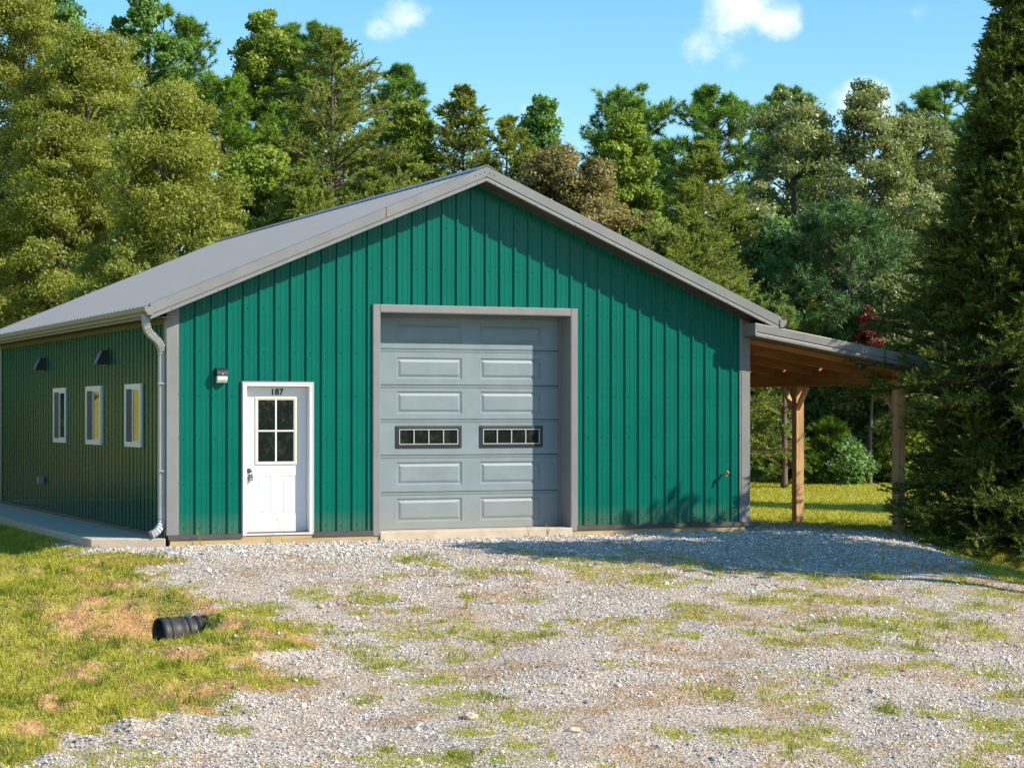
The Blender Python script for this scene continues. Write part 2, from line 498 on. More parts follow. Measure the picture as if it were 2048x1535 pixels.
PATCHES = [(4.16,-1.07,0.14,0),(4.11,-2.38,0.23,0),(5.85,-2.45,0.14,0),(2.53,-2.82,0.27,0),(2.72,-3.25,0.2,0),(2.97,-4.0,0.26,0),(3.43,-4.2,0.17,0),(2.89,-5.69,0.12,0),(2.14,-5.55,0.1,0),(4.93,-5.1,0.23,0),(1.37,-6.05,0.15,0),(1.03,-6.03,0.12,0),(0.76,-6.91,0.11,0),(2.39,-7.22,0.11,0),(2.79,-6.95,0.1,0),(0.98,-7.51,0.05,0),(0.91,-8.05,0.18,0),(1.34,-8.04,0.09,0),(0.04,-8.56,0.29,0),(-0.07,-8.03,0.14,0),(0.24,-9.24,0.3,0),(-0.76,-9.96,0.19,0),(0.58,-10.4,0.08,0),(3.19,-8.09,0.15,0),(2.59,-7.87,0.11,0),(3.05,-7.79,0.13,0),(0.27,-11.09,0.35,0),(-0.09,-12.02,0.19,0),(-0.34,-11.57,0.18,0),(-0.1,-12.39,0.16,0),(-0.44,-12.39,0.17,0),(0.46,-11.52,0.09,0),(1.45,-11.94,0.19,0),(3.79,-7.98,0.19,0),(4.45,-6.61,0.2,0),(1.72,-4.01,0.19,0),(0.6,-6.14,0.13,0),(0.74,-8.61,0.14,0),(-1.16,-12.16,0.14,0),(-1.13,-11.72,0.13,0),(2.57,-5.52,0.12,1),(5.02,-4.18,0.2,1),(3.41,-6.29,0.12,1),(4.68,-3.05,0.11,1),(6.0,-3.76,0.25,1),(2.69,-9.86,0.15,1),(1.86,-6.19,0.12,1),(1.83,-7.19,0.15,1),(1.59,-7.41,0.09,1),(3.49,-7.35,0.23,1),(1.0,-12.0,0.18,1),(3.44,-2.48,0.18,1),(3.99,-3.2,0.45,1),(3.61,-0.17,0.1,1),(2.31,-6.7,0.23,1),(1.19,-6.67,0.13,1),(0.47,-6.5,0.11,1),(1.47,-4.45,0.16,1),(2.51,-8.67,0.11,1),(1.62,-10.48,0.1,1),(0.36,-10.69,0.23,1),(6.89,-4.78,0.2,0),(7.28,-4.65,0.13,0),(7.34,-5.05,0.35,0),(8.21,-4.95,0.27,0),(6.49,-5.63,0.21,0),(5.49,-5.81,0.17,0),(6.01,-5.9,0.17,0),(5.32,-6.23,0.12,0),(6.56,-6.36,0.33,0),(7.41,-6.41,0.21,0),(4.56,-6.64,0.26,0),(5.85,-6.84,0.18,0),(8.21,-6.15,0.19,0),(8.9,-5.73,0.26,0),(9.01,-6.48,0.39,0),(8.32,-7.05,0.31,0),(7.4,-7.37,0.2,0),(4.42,-8.13,0.15,0),(4.98,-7.85,0.12,0),(5.16,-8.08,0.15,0),(5.85,-7.84,0.39,0),(6.07,-8.14,0.17,0),(6.25,-8.61,0.23,0),(4.53,-8.71,0.29,0),(4.97,-8.81,0.3,0),(5.35,-8.89,0.28,0),(5.77,-9.36,0.2,0),(7.31,-8.09,0.22,0),(7.27,-8.64,0.35,0),(3.89,-9.4,0.07,0),(5.99,-10.35,0.3,0),(2.61,-10.72,0.26,0),(3.1,-11.05,0.24,0),(3.24,-11.37,0.24,0),(2.5,-12.49,0.3,0),(2.63,-12.94,0.19,0),(2.2,-12.53,0.12,0),(4.51,-12.43,0.31,0),(4.21,-13.0,0.23,0),(3.47,-13.51,0.25,0),(1.49,-12.04,0.18,0),(5.56,-11.21,0.2,0),(4.27,-11.91,0.19,0),(3.86,-11.66,0.14,0),(10.21,-5.24,0.21,0),(6.11,-3.85,0.38,1),(8.36,-5.36,0.13,1),(3.96,-8.5,0.18,1),(3.5,-9.61,0.14,1),(3.28,-10.16,0.1,1),(2.71,-9.87,0.15,1),(4.74,-7.24,0.18,1),(5.47,-6.82,0.16,1),(3.48,-12.88,0.25,1),(1.32,-12.62,0.13,1),(5.42,-10.71,0.21,1),(4.1,-10.4,0.09,1),(8.99,-4.96,0.09,1),(6.69,-6.73,0.25,1),(5.46,-9.29,0.16,1),(6.23,-8.9,0.17,1),(1.78,-13.0,0.29,1),(-0.86,-5.22,0.31,0),(0.46,-4.83,0.28,0),(-0.94,-6.32,0.22,0),(-0.12,-6.76,0.18,0),(-0.34,-5.53,0.27,0),(-1.42,-3.2,0.25,0),(-1.41,-1.85,0.24,0),(-1.08,-4.31,0.28,0),(-1.13,-8.7,0.26,1),(-1.59,-9.2,0.22,1),(-1.29,-9.77,0.24,1),(-0.24,-7.83,0.18,1),(1.04,-2.23,0.35,1),(0.06,-3.59,0.25,1),(-0.99,-4.88,0.16,1)]
DIRT = [(-1.85, -5.30, .42), (-2.35, -5.1, .28), (-2.1, -4.7, .2), (-1.05, -6.6, .24), (-1.92, -7.96, .32), (-1.56, -3.81, .16), (-3.12, -8.61, .24),
        (-3.89, -10.42, .16), (-3.26, -7.81, .12), (-2.91, -10.67, .12), (-1.7, -2.79, .2), (-1.0, -5.6, .25), (-2.5, -9.6, .14), (-1.3, -8.9, .16),
        (-2.6, -6.9, .13), (-.7, -6.2, .2)]


def masks(x, y):
    """returns (gravel, grass, straw, dirt) weights, 0..1"""
    g = gravelness(x, y)
    gn = g + .18 + (fbm(x * 1.1, y * 1.3, 5, 4) - .5) * 2.2 + (fbm(x * 5, y * 6, 6, 4) - .5) * 1.1
    gravel = sstep(-.30, .30, gn)
    grass_p = np.zeros_like(gravel); straw_p = np.zeros_like(gravel); dirt = np.zeros_like(gravel)
    wob = .55 + .9 * fbm(x * 5, y * 5, 8, 3)
    for (px, py, r, ty) in PATCHES:
        near = (np.abs(x - px) < 3 * r + .05) & (np.abs(y - py) < 3 * r + .05)
        if not near.any(): continue
        r = r * (1.0 if ty == 0 else .62)
        d = np.hypot(x[near] - px, (y[near] - py) * .9) / (r * wob[near])
        v = np.exp(-(d ** 2) * .8)
        if ty == 0: grass_p[near] = np.maximum(grass_p[near], v)
        else: straw_p[near] = np.maximum(straw_p[near], v)
    # scattered growth
    n1 = fbm(x * .9, y * 1.4, 41, 4); n2 = fbm(x * 1.3 + 7, y * 2.1, 55, 5)
    zone = sstep(1.5, 4, -y)
    grass_p = np.maximum(grass_p, sstep(.55, .70, n1) * zone * .75)
    straw_p = np.maximum(straw_p, sstep(.54, .66, n2) * zone * .8)
    for (px, py, r) in DIRT:
        near = (np.abs(x - px) < 3.2 * r) & (np.abs(y - py) < 3.2 * r)
        if not near.any(): continue
        d = np.hypot(x[near] - px, (y[near] - py)) / (r * wob[near])
        dirt[near] = np.maximum(dirt[near], np.exp(-(d ** 2) * .9))
    dirt = np.maximum(dirt, sstep(.66, .76, fbm(x * 1.7, y * 2.1, 71, 4)) * sstep(0, 2, -y) * .7) * (1 - gravel)
    # bare strip at the back edge of the gravel beneath the lean-to
    strip = np.exp(-((g) / .5) ** 2) * sstep(-2.0, .5, y) * sstep(9, 9.6, x)
    dirt = np.maximum(dirt, strip)
    thin = sstep(-1.4, -.2, g) * sstep(.40, .62, fbm(x * 2.3, y * 3.0, 63, 4))
    thin = thin * sstep(3.5, 1.0, x) * sstep(0, -1.5, y)
    dirt = np.maximum(dirt, thin * .75 * (1 - gravel))
    foot = np.exp(-((x + 2.9) / .4) ** 2) * sstep(2, 4, y)
    dirt = np.maximum(dirt, foot * .9)
    rag = sstep(.30, .62, fbm(x * 9, y * 11, 64, 3))
    grass_p = grass_p * (.35 + .65 * rag); straw_p = straw_p * (.5 + .5 * rag)
    grass = np.maximum((1 - gravel), grass_p) * (1 - .9 * dirt)
    straw = straw_p * gravel * (1 - grass_p * .6)
    strawl = sstep(.5, .72, fbm(x * 1.5 + 3, y * 1.9, 91, 4)) * (1 - gravel) * sstep(2, -1, y) * .9
    straw = np.maximum(straw, strawl)
    return gravel, grass, straw, dirt


def build_ground():
    def axis(lo, hi, step, far, grow=1.22, maxs=40):
        a = list(np.arange(lo, hi + 1e-6, step))
        s = step; v = hi
        while v < far: s = min(s * grow, maxs); v += s; a.append(v)
        s = step; v = lo
        while v > -far: s = min(s * grow, maxs); v -= s; a.insert(0, v)
        return np.array(a)
    xs = axis(-6.2, 12.5, .055, 900); ys = axis(-14.5, 4.0, .055, 900)
    X, Y = np.meshgrid(xs, ys)
    Z = terrain(X, Y)
    far = np.hypot(X, Y) > 60
    Z = np.where(far, np.minimum(Z, 5.5), Z)
    Z = np.where(Y > -30, Z, Z)
    gr, gs, st, di = masks(X, Y)
    nx, ny = len(xs), len(ys)
    V = np.stack([X, Y, Z], -1).reshape(-1, 3)
    idx = np.arange(nx * ny).reshape(ny, nx)
    F = np.stack([idx[:-1, :-1], idx[:-1, 1:], idx[1:, 1:], idx[1:, :-1]], -1).reshape(-1, 4)
    g4 = gr.reshape(-1)[F].mean(1)
    attr = {'gravel': gr.reshape(-1), 'grass': gs.reshape(-1), 'straw': st.reshape(-1), 'dirt': di.reshape(-1)}
    mat = ground_material()
    for name, sel in (('gravel_drive', g4 >= .5), ('lawn', g4 < .5)):
        f = F[sel]; used = np.unique(f); remap = np.zeros(len(V), np.int64); remap[used] = np.arange(len(used))
        o = np_mesh(name, V[used], 4, mat, F=remap[f], attrs={k: v[used] for k, v in attr.items()}, smooth=True)
        tag(o, kind='structure')


def ground_material():
    m, N, L, B = new_mat('ground')
    tc = N.new('ShaderNodeTexCoord'); P = tc.outputs['Object']

    def at(n):
        a = N.new('ShaderNodeAttribute'); a.attribute_name = n; return a.outputs['Fac']
    # gravel
    vo = N.new('ShaderNodeTexVoronoi'); vo.inputs['Scale'].default_value = 30; L.new(P, vo.inputs['Vector'])
    vo2 = N.new('ShaderNodeTexVoronoi'); vo2.inputs['Scale'].default_value = 75; L.new(P, vo2.inputs['Vector'])
    sp = N.new('ShaderNodeSeparateColor'); L.new(vo.outputs['Color'], sp.inputs[0])
    sp2 = N.new('ShaderNodeSeparateColor'); L.new(vo2.outputs['Color'], sp2.inputs[0])
    c1 = ramp(N, L, sp.outputs[0], [(0, (.26, .23, .21)), (.35, (.48, .43, .385)), (.7, (.65, .58, .52)), (1, (.80, .72, .64))])
    c2 = ramp(N, L, sp2.outputs[0], [(0, (.32, .275, .24)), (.5, (.55, .48, .42)), (1, (.74, .65, .56))])
    nm = nnoise(N, L, 1.3, 4, .6, P)
    mmf = ramp(N, L, nm.outputs['Fac'], [(.4, 0.0), (.6, 1.0)])
    gcol = mixc(N, L, mmf.outputs[0], c1.outputs[0], c2.outputs[0])
    edge = ramp(N, L, vo.outputs['Distance'], [(.35, 1.0), (.7, .55)])
    gcol = mixc(N, L, 1.0, gcol, edge.outputs[0], 'MULTIPLY')
    nb = nnoise(N, L, .8, 5, .6, P)
    tone = ramp(N, L, nb.outputs['Fac'], [(.3, (.94, .92, .92)), (.5, (1.04, .99, .94)), (.7, (1.18, 1.04, .90))])
    gcol = mixc(N, L, 1.0, gcol, tone.outputs[0], 'MULTIPLY')
    nf = nnoise(N, L, 1.7, 7, .72, P, .6)
    ff = ramp(N, L, nf.outputs['Fac'], [(.47, 0.0), (.68, .65)])
    gcol = mixc(N, L, ff.outputs[0], gcol, (.50, .37, .26))
    # soil
    ns = nnoise(N, L, 9, 8, .78, P)
    soil = ramp(N, L, ns.outputs['Fac'], [(.25, (.24, .115, .045)), (.5, (.46, .26, .11)), (.78, (.68, .45, .24))])
    # grass
    n1 = nnoise(N, L, 2.0, 8, .75, P); n2 = nnoise(N, L, 34, 4, .8, P); n3 = nnoise(N, L, .35, 4, .6, P)
    gg = ramp(N, L, n1.outputs['Fac'], [(.25, (.18, .22, .025)), (.5, (.30, .32, .042)), (.75, (.42, .37, .08))])
    gv = ramp(N, L, n2.outputs['Fac'], [(.25, .62), (.75, 1.3)])
    grass = mixc(N, L, 1.0, gg.outputs[0], gv.outputs[0], 'MULTIPLY')
    gt = ramp(N, L, n3.outputs['Fac'], [(.3, (.86, .96, .9)), (.7, (1.16, 1.04, 1.0))])
    grass = mixc(N, L, 1.0, grass, gt.outputs[0], 'MULTIPLY')
    st = ramp(N, L, n2.outputs['Fac'], [(.25, (.26, .17, .08)), (.75, (.55, .38, .20))])
    # thin, broken edges
    nx_ = nnoise(N, L, 16, 6, .8, P)

    def brk(fac, lo, hi):
        a = N.new('ShaderNodeMath'); a.operation = 'MULTIPLY_ADD'; a.inputs[1].default_value = 1.2; a.inputs[2].default_value = -.6
        L.new(nx_.outputs['Fac'], a.inputs[0])
        b = N.new('ShaderNodeMath'); b.operation = 'ADD'; L.new(fac, b.inputs[0]); L.new(a.outputs[0], b.inputs[1])
        c = N.new('ShaderNodeMapRange'); c.inputs['From Min'].default_value = lo; c.inputs['From Max'].default_value = hi
        L.new(b.outputs[0], c.inputs['Value']); return c.outputs[0]
    col = mixc(N, L, brk(at('gravel'), .35, .6), soil.outputs[0], gcol)
    w = N.new('ShaderNodeMath'); w.operation = 'MULTIPLY'; w.inputs[1].default_value = .8
    L.new(brk(at('grass'), .30, .75), w.inputs[0])
    col = mixc(N, L, w.outputs[0], col, grass)
    w2 = N.new('ShaderNodeMath'); w2.operation = 'MULTIPLY'; w2.inputs[1].default_value = .55
    L.new(brk(at('straw'), .35, .85), w2.inputs[0])
    col = mixc(N, L, w2.outputs[0], col, st.outputs[0])
    w3 = N.new('ShaderNodeMath'); w3.operation = 'MULTIPLY'; w3.inputs[1].default_value = .9
    L.new(brk(at('dirt'), .35, .7), w3.inputs[0])
    col = mixc(N, L, w3.outputs[0], col, soil.outputs[0])
    L.new(col, B.inputs['Base Color'])
    B.inputs['Roughness'].default_value = .92
    B.inputs['Specular IOR Level'].default_value = .2
    hs = N.new('ShaderNodeMath'); hs.operation = 'ADD'
    L.new(vo.outputs['Distance'], hs.inputs[0]); L.new(n2.outputs['Fac'], hs.inputs[1])
    bp = bump(N, L, B, hs.outputs[0], .8, -.02)
    return m


build_ground()

# ------------------------------------------------------------------ the building
W, LEN = 9.13, 12.78
ZR, SL = 5.232, 0.4226            # ridge height, slope of roof
OV, EV = 0.43, 0.32               # gable and eave overhang
MID = W / 2


def ztop(x): return ZR - SL * abs(x - MID)


PITCH = .2286


def profile(a, b, phase, cuts=()):
    pts = []
    k0 = int((a - phase) / PITCH) - 2
    for k in range(k0, k0 + int((b - a) / PITCH) + 5):
        c = phase + k * PITCH
        for dx, d in ((-.030, 0), (-.015, .026), (.015, .026), (.030, 0)): pts.append((c + dx, d))
        for mo in (.0762, .1524):
            for dx, d in ((-.010, 0), (-.005, .0035), (.005, .0035), (.010, 0)): pts.append((c + mo + dx, d))
    pts.sort()
    px = [p[0] for p in pts]; pd = [p[1] for p in pts]
    xs = [p for p in px if a < p < b] + [a, b] + [c for c in cuts if a < c < b]
    xs = sorted(set(round(x, 5) for x in xs))
    return [(x, float(np.interp(x, px, pd))) for x in xs]


building = empty('metal_workshop', (MID, 0, 0))
tag(building, 'green ribbed metal workshop with grey gable roof and open timber lean-to', 'building')
OFF = Vector((-MID, 0, 0))


def part(mb, name, mat, parent=None, **k):
    """children of the building use world coordinates shifted to its base point"""
    o = mb.build(name, mat, parent or building, **k)
    if parent is None:
        o.location = OFF
    return o


GX0, GX1, GZ = 3.080, 6.092, 3.142      # garage opening
DX0, DX1, DZ = 1.085, 2.035, 2.105      # entry door opening
# front wall
mb = MB()
prof = profile(.10, W - .10, .622, (GX0, GX1, DX0, DX1, MID))
for (xa, da), (xb, db) in zip(prof[:-1], prof[1:]):
    xm = (xa + xb) / 2
    zb = 0.03
    if GX0 < xm < GX1: zb = GZ
    if DX0 < xm < DX1: zb = DZ
    mb.quad((xa, -da, zb), (xb, -db, zb), (xb, -db, ztop(xb) - .05), (xa, -da, ztop(xa) - .05))
# screws in rows
mb.m = 1
k = 0
for i in range(40):
    xr = .622 + (i - 3) * PITCH + .052
    if not (.16 < xr < W - .16): continue
    z = .12
    while z < ztop(xr) - .35:
        inside = (GX0 - .13 < xr < GX1 + .13 and z < GZ + .13) or (DX0 - .08 < xr < DX1 + .08 and z < DZ + .08)
        if not inside:
            mb.cyl((xr, .0, z), (xr, -.009, z), .0088, .0055, 6)
        z += .61
part(mb, 'front_wall', [M['green'], M['screw']])
# side and rear walls
mb = MB()
prof = profile(.10, LEN - .10, .19)
for (ya, da), (yb, db) in zip(prof[:-1], prof[1:]):
    mb.quad((-da, yb, .03), (-da, ya, .03), (-da, ya, ztop(0) - .10), (-da, yb, ztop(0) - .10))
part(mb, 'side_wall', M['green'])
mb = MB()
for (ya, da), (yb, db) in zip(prof[:-1], prof[1:]):
    mb.quad((W + da, ya, .03), (W + da, yb, .03), (W + da, yb, ztop(0) - .10), (W + da, ya, ztop(0) - .10))
part(mb, 'side_wall', M['green'])
mb = MB()
prof = profile(.10, W - .10, .622, (MID,))
for (xa, da), (xb, db) in zip(prof[:-1], prof[1:]):
    mb.quad((xb, LEN + db, .03), (xa, LEN + da, .03), (xa, LEN + da, ztop(xa) - .05), (xb, LEN + db, ztop(xb) - .05))
part(mb, 'rear_wall', M['green'])
# floor slab and treated skirt board
mb = MB(); mb.box(.03, W - .03, .02, LEN - .02, -.35, .012); part(mb, 'floor_slab', M['concrete'])
mb = MB()
for (a, b) in ((.02, GX0 - .02), (GX1 + .02, W - .06)):
    mb = MB(); mb.box(a, b, -.028, .012, -.32, -.004)
    part(mb, 'skirt_board', M['skirt'])

mb = MB()
for (a, b) in ((-.012, DX0 - .045), (DX1 + .045, GX0 - .11), (GX1 + .11, W + .012)):
    mb.loft([[(x, -.020, .038), (x, -.045, .030), (x, -.050, -.028), (x, -.030, -.030)] for x in (a, b)])
mb.loft([[(-.020, y, .038), (-.045, y, .030), (-.050, y, -.028), (-.030, y, -.030)] for y in (LEN, .0)])
mb.loft([[(W + .020, y, .038), (W + .045, y, .030), (W + .050, y, -.028), (W + .030, y, -.030)] for y in (.0, LEN)])
part(mb, 'base_trim', M['trimdark'])
# garage threshold
mb = MB(); mb.box(GX0 - .01, GX1 + .02, -.055, .40, -.34, .008)
part(mb, 'door_threshold', M['concrete'], bevel=.012)

# corner trims (L shaped with a return lip)
for (cx, sx, cy, sy) in ((0, 1, 0, 1), (W, -1, 0, 1), (0, 1, LEN, -1), (W, -1, LEN, -1)):
    mb = MB()
    zt = ztop(0) - .10
    prof2 = [(-.030, -.030), (.118, -.030), (.126, -.022), (.150, -.022), (.150, -.012), (-.012, -.012), (-.012, .150), (-.022, .150),
             (-.022, .126), (-.030, .118)]
    pts = [(cx + sx * a, cy + sy * b) for a, b in prof2]
    mb.loft([[(a, b, .03) for a, b in pts], [(a, b, zt + (.02 if True else 0)) for a, b in pts]])
    if sy == 1:
        for z in np.arange(.15, 3.0, .61): mb.cyl((cx + sx * .138, -.020, z), (cx + sx * .138, -.030, z), .008, .006, 6)
    part(mb, 'corner_trim', M['trim'])

# roof
mb = MB()
rp = profile(-OV + .02, LEN + OV - .02, .10)
for side in (-1, 1):
    xe = MID + side * (MID + EV + .03)
    for (ya, da), (yb, db) in zip(rp[:-1], rp[1:]):
        za = lambda x, d: ztop(x) + d
        q = [(xe, ya, za(xe, da)), (xe, yb, za(xe, db)), (MID + side * .02, yb, za(MID + .02, db)), (MID + side * .02, ya, za(MID + .02, da))]
        if side == -1: q = q[::-1]
        mb.quad(*q[::-1])
    # thickness at the eave
    for (ya, da), (yb, db) in zip(rp[:-1], rp[1:]):
        mb.quad((xe, ya, ztop(xe) - .003), (xe, yb, ztop(xe) - .003), (xe, yb, ztop(xe) + db), (xe, ya, ztop(xe) + da))
part(mb, 'roof', M['roof'])
# roof deck (purlins and underside)
mb = MB()
for side in (-1, 1):
    xe = MID + side * (MID + EV)
    ring = lambda y: [(xe, y, ztop(xe) - .006), (MID, y, ZR - .006), (MID, y, ZR - .035), (xe, y, ztop(xe) - .035)]
    mb.loft([ring(-OV + .03), ring(LEN + OV - .03)])
part(mb, 'roof_deck', M['soffit'])
# soffit under gable overhang
mb = MB()
for side in (-1, 1):
    xe = MID + side * (MID + EV - .02)
    for (y0, y1) in ((-OV + .05, -.001), (LEN + .001, LEN + OV - .05)):
        ring = lambda y: [(xe, y, ztop(xe) - .150), (MID, y, ZR - .150), (MID, y, ZR - .158), (xe, y, ztop(xe) - .158)]
        mb.loft([ring(y0), ring(y1)])
    # eave soffit, level
    xa = 0.0 - .001 if side == -1 else W + .001
    z = ztop(xe) - .166
    mb.box(min(xa, xe), max(xa, xe), -OV + .06, LEN + OV - .06, z - .006, z)
    # frieze trim against the wall
    xw = -.028 if side == -1 else W + .028
    mb.box(min(xa, xw), max(xa, xw), .0, LEN, z - .075, z - .0065)
part(mb, 'soffit', M['soffit'])
# J trim below the rake along the gable wall
mb = MB()
for side in (-1, 1):
    x1 = MID + side * (MID - .01)
    for (y0, y1) in ((-.032, -.0205),):
        ring = lambda x: [(x, y0, ztop(x) - .160), (x, y1, ztop(x) - .160), (x, y1, ztop(x) - .195), (x, y0, ztop(x) - .195)]
        mb.loft([ring(x1), ring(MID)])
part(mb, 'gable_trim', M['soffit'])


# rake trims
def rake_profile():
    return [(.13, .026), (.005, .026), (-.004, .018), (0, -.118), (.020, -.126), (.020, -.133), (.004, -.138), (.0, -.146), (.0, -.182), (.05, -.184), (.05, -.17), (.012, -.165),
            (.03, -.05), (.03, .012), (.13, .012)]


for y0, sg in ((-OV, 1), (LEN + OV, -1)):
    for side in (-1, 1):
        mb = MB()
        xe = MID + side * (MID + EV + .035)
        rings = []
        for x in (xe, MID + side * .0005):
            rings.append([(x, y0 + sg * a, ztop(x) + b) for a, b in rake_profile()])
        mb.loft(rings)
        if sg == 1:
            for i in range(8):
                x = MID + side * (.14 + i * .64)
                mb.cyl((x, y0 + .002, ztop(x) - .164), (x, y0 - .008, ztop(x) - .164), .009, .006, 6)
        part(mb, 'rake_trim', M['trim'])
# lap joint of the rake trim (rusty seam) left of the apex
mb = MB()
xj = 3.02
mb.loft([[(x, -OV + a, ztop(x) + b) for a, b in ((.12, .0275), (-.0065, .0275), (-.0065, -.116), (-.003, -.116), (-.003, .024), (.12, .0265))] for x in (xj, xj + .012)])
part(mb, 'trim_joint', paint('rust', (.20, .085, .05), .8, .3))
# ridge cap
mb = MB()
rr = [(-.17, -.058), (-.16, -.044), (-.015, .030), (.015, .030), (.16, -.044), (.17, -.058), (.16, -.050), (0, .022), (-.16, -.050)]
mb.loft([[(MID + a, y, ZR + b + .018) for a, b in rr] for y in (-OV - .004, LEN + OV + .004)])
part(mb, 'ridge_cap', M['trim'])
# fastener smudges at the ridge cap front
mb = MB()
RUSTR = paint('rust_rivet', (.22, .12, .09), .7, .3)
for dx in (-.17, -.10, -.03, .05, .12):
    z = ztop(MID + dx) - .045
    mb = MB()
    mb.cyl((MID + dx, -OV + .004, z), (MID + dx, -OV - .010, z), .010, .008, 6)
    part(mb, 'rivet', RUSTR)
# eave fascia and gutters
for side in (-1, 1):
    xe = MID + side * (MID + EV)
    mb = MB()
    mb.box(min(xe, xe - side * .02), max(xe, xe - side * .02), -OV + .04, LEN + OV - .04, ztop(xe) - .175, ztop(xe) - .036)
    part(mb, 'fascia', M['trim'])
    mb = MB()
    zt = ztop(xe) - .028
    s = side
    pr = [(0.002, 0), (.002, -.115), (.070, -.115), (.085, -.085), (.112, -.060), (.122, -.012), (.122, .0), (.112, .002), (.112, -.010), (.104, -.055),
          (.080, -.078), (.064, -.107), (.010, -.107), (.010, 0)]
    rings = [[(xe + s * a, y, zt + b) for a, b in pr] for y in (-OV - .015, LEN + OV - .02)]
    mb.loft(rings)
    # end cap
    solid = [(0.003, 0), (.003, -.114), (.070, -.114), (.085, -.085), (.112, -.060), (.121, -.002)]
    for y in (-OV - .017, LEN + OV - .022):
        mb.loft([[(xe + s * a, yy, zt + b) for a, b in solid] for yy in (y, y + .004)])
    part(mb, 'gutter', M['trim'])


# downspout with crimped elbows
def tube_path(mb, pts, w, h, crimp=()):
    """rect section swept along a path in plane; crimp = set of segment indices with ridges"""
    P = [Vector(p) for p in pts]
    rings = []
    for i, p in enumerate(P):
        if i == 0: d = P[1] - P[0]
        elif i == len(P) - 1: d = P[-1] - P[-2]
        else: d = (P[i + 1] - P[i]).normalized() + (P[i] - P[i - 1]).normalized()
        d.normalize()
        s = Vector((0, 1, 0)) if abs(d.y) < .9 else Vector((1, 0, 0))
        s = (s - d * s.dot(d)).normalized(); u = d.cross(s).normalized()
        k = 1.0
        if i in crimp: k = 1.09 if (i % 2) else .95
        c = .22
        sec = [(-1 + c, -1), (1 - c, -1), (1, -1 + c), (1, 1 - c), (1 - c, 1), (-1 + c, 1), (-1, 1 - c), (-1, -1 + c)]
        rings.append([p + s * a * w / 2 * k + u * b * h / 2 * k for a, b in sec])
    mb.loft(rings)


def arc(p0, p1, p2, n):
    p0, p1, p2 = map(Vector, (p0, p1, p2))
    return [p0 * (1 - t) ** 2 + p1 * 2 * t * (1 - t) + p2 * t * t for t in [i / n for i in range(n + 1)]]


mb = MB()
ys_ = -.30; yw = .06
a1 = arc((-.385, ys_, 2.96), (-.385, ys_, 2.82), (-.28, -.2, 2.76), 10)
a2 = arc((-.20, -.10, 2.71), (-.075, yw - .03, 2.64), (-.075, yw, 2.50), 10)
a3 = arc((-.075, yw, .26), (-.075, yw, .10), (-.24, yw - .06, .045), 12)
path = [Vector((-.385, ys_, 3.03))] + a1 + a2 + a3
cr = set(range(1, 12)) | set(range(12, 23)) | set(range(23, 36))
tube_path(mb, path, .075, .10, cr)
part(mb, 'downspout', M['galv'])
for z in (.9, 2.1):
    mb = MB(); mb.box(-.030, -.13, yw - .06, yw + .045, z, z + .03); part(mb, 'downspout_strap', M['galv'])

# ---- entry door
door = empty('entry_door', (DX0 - MID, 0, 0), parent=building)
DO = Vector((-DX0, 0, 0))


def dpart(mb, name, mat, **k):
    o = mb.build(name, mat, door, **k); o.location = DO; return o


# frame
mb = MB()
x0, x1, z1 = 1.047, 2.070, 2.132
xi0, xi1, zi = 1.104, 2.018, 2.083
for (a, b, c, d) in ((x0, xi0, .0, z1), (xi1, x1, .0, z1)):
    mb.box(a, b, -.040, -.001, c, d)
mb.box(xi0, xi1, -.040, -.001, zi, z1)
mb.box(x0 - .004, x0 + .012, -.046, -.0405, .002, z1 + .004); mb.box(x1 - .012, x1 + .004, -.046, -.0405, .002, z1 + .004)
mb.box(x0 + .012, x1 - .012, -.046, -.0405, z1 - .012, z1 + .004)
# jambs going back
mb.box(xi0 - .018, xi0, .0, .14, .0, zi + .018); mb.box(xi1, xi1 + .018, .0, .14, .0, zi + .018)
mb.box(xi0, xi1, .0, .14, zi, zi + .018)
dpart(mb, 'door_frame', M['white'], bevel=.003)
mb = MB()
for (a, b, c, d) in ((x0 - .018, x0 - .004, -.0, z1 + .02), (x1 + .004, x1 + .018, -.0, z1 + .02), (x0 - .004, x1 + .004, z1 + .004, z1 + .02)):
    mb.box(a, b, -.034, -.0, c, d)
dpart(mb, 'edge_trim', M['trim'])
mb = MB(); mb.box(xi0, xi1, -.045, .12, .004, .030)
dpart(mb, 'sill', M['white'], bevel=.003)
mb = MB(); mb.box(xi0, xi1, -.02, .10, .0305, .042)
dpart(mb, 'sweep', paint('dark_sweep', (.10, .03, .04), .6, .1))


def paneled(mb, x0, x1, z0, z1, y, holes, style):
    """flat rectangle facing -y with recessed raised panels; holes=(xa,xb,za,zb,kind)"""
    xs = sorted({x0, x1, *[h[0] for h in holes], *[h[1] for h in holes]})
    zs = sorted({z0, z1, *[h[2] for h in holes], *[h[3] for h in holes]})
    for i in range(len(xs) - 1):
        for j in range(len(zs) - 1):
            cx, cz = (xs[i] + xs[i + 1]) / 2, (zs[j] + zs[j + 1]) / 2
            if any(h[0] < cx < h[1] and h[2] < cz < h[3] for h in holes): continue
            mb.quad((xs[i], y, zs[j]), (xs[i + 1], y, zs[j]), (xs[i + 1], y, zs[j + 1]), (xs[i], y, zs[j + 1]))
    for (xa, xb, za, zb, kind) in holes:
        prev = None
        steps = style if kind == 'p' else [(0, 0), (.0, .01)]
        for (ins, dep) in steps:
            r = [(xa + ins, y + dep, za + ins), (xb - ins, y + dep, za + ins), (xb - ins, y + dep, zb - ins), (xa + ins, y + dep, zb - ins)]
            if prev:
                for q in range(4):
                    mb.quad(prev[q], prev[(q + 1) % 4], r[(q + 1) % 4], r[q])
            prev = r
        mb.quad(*prev)


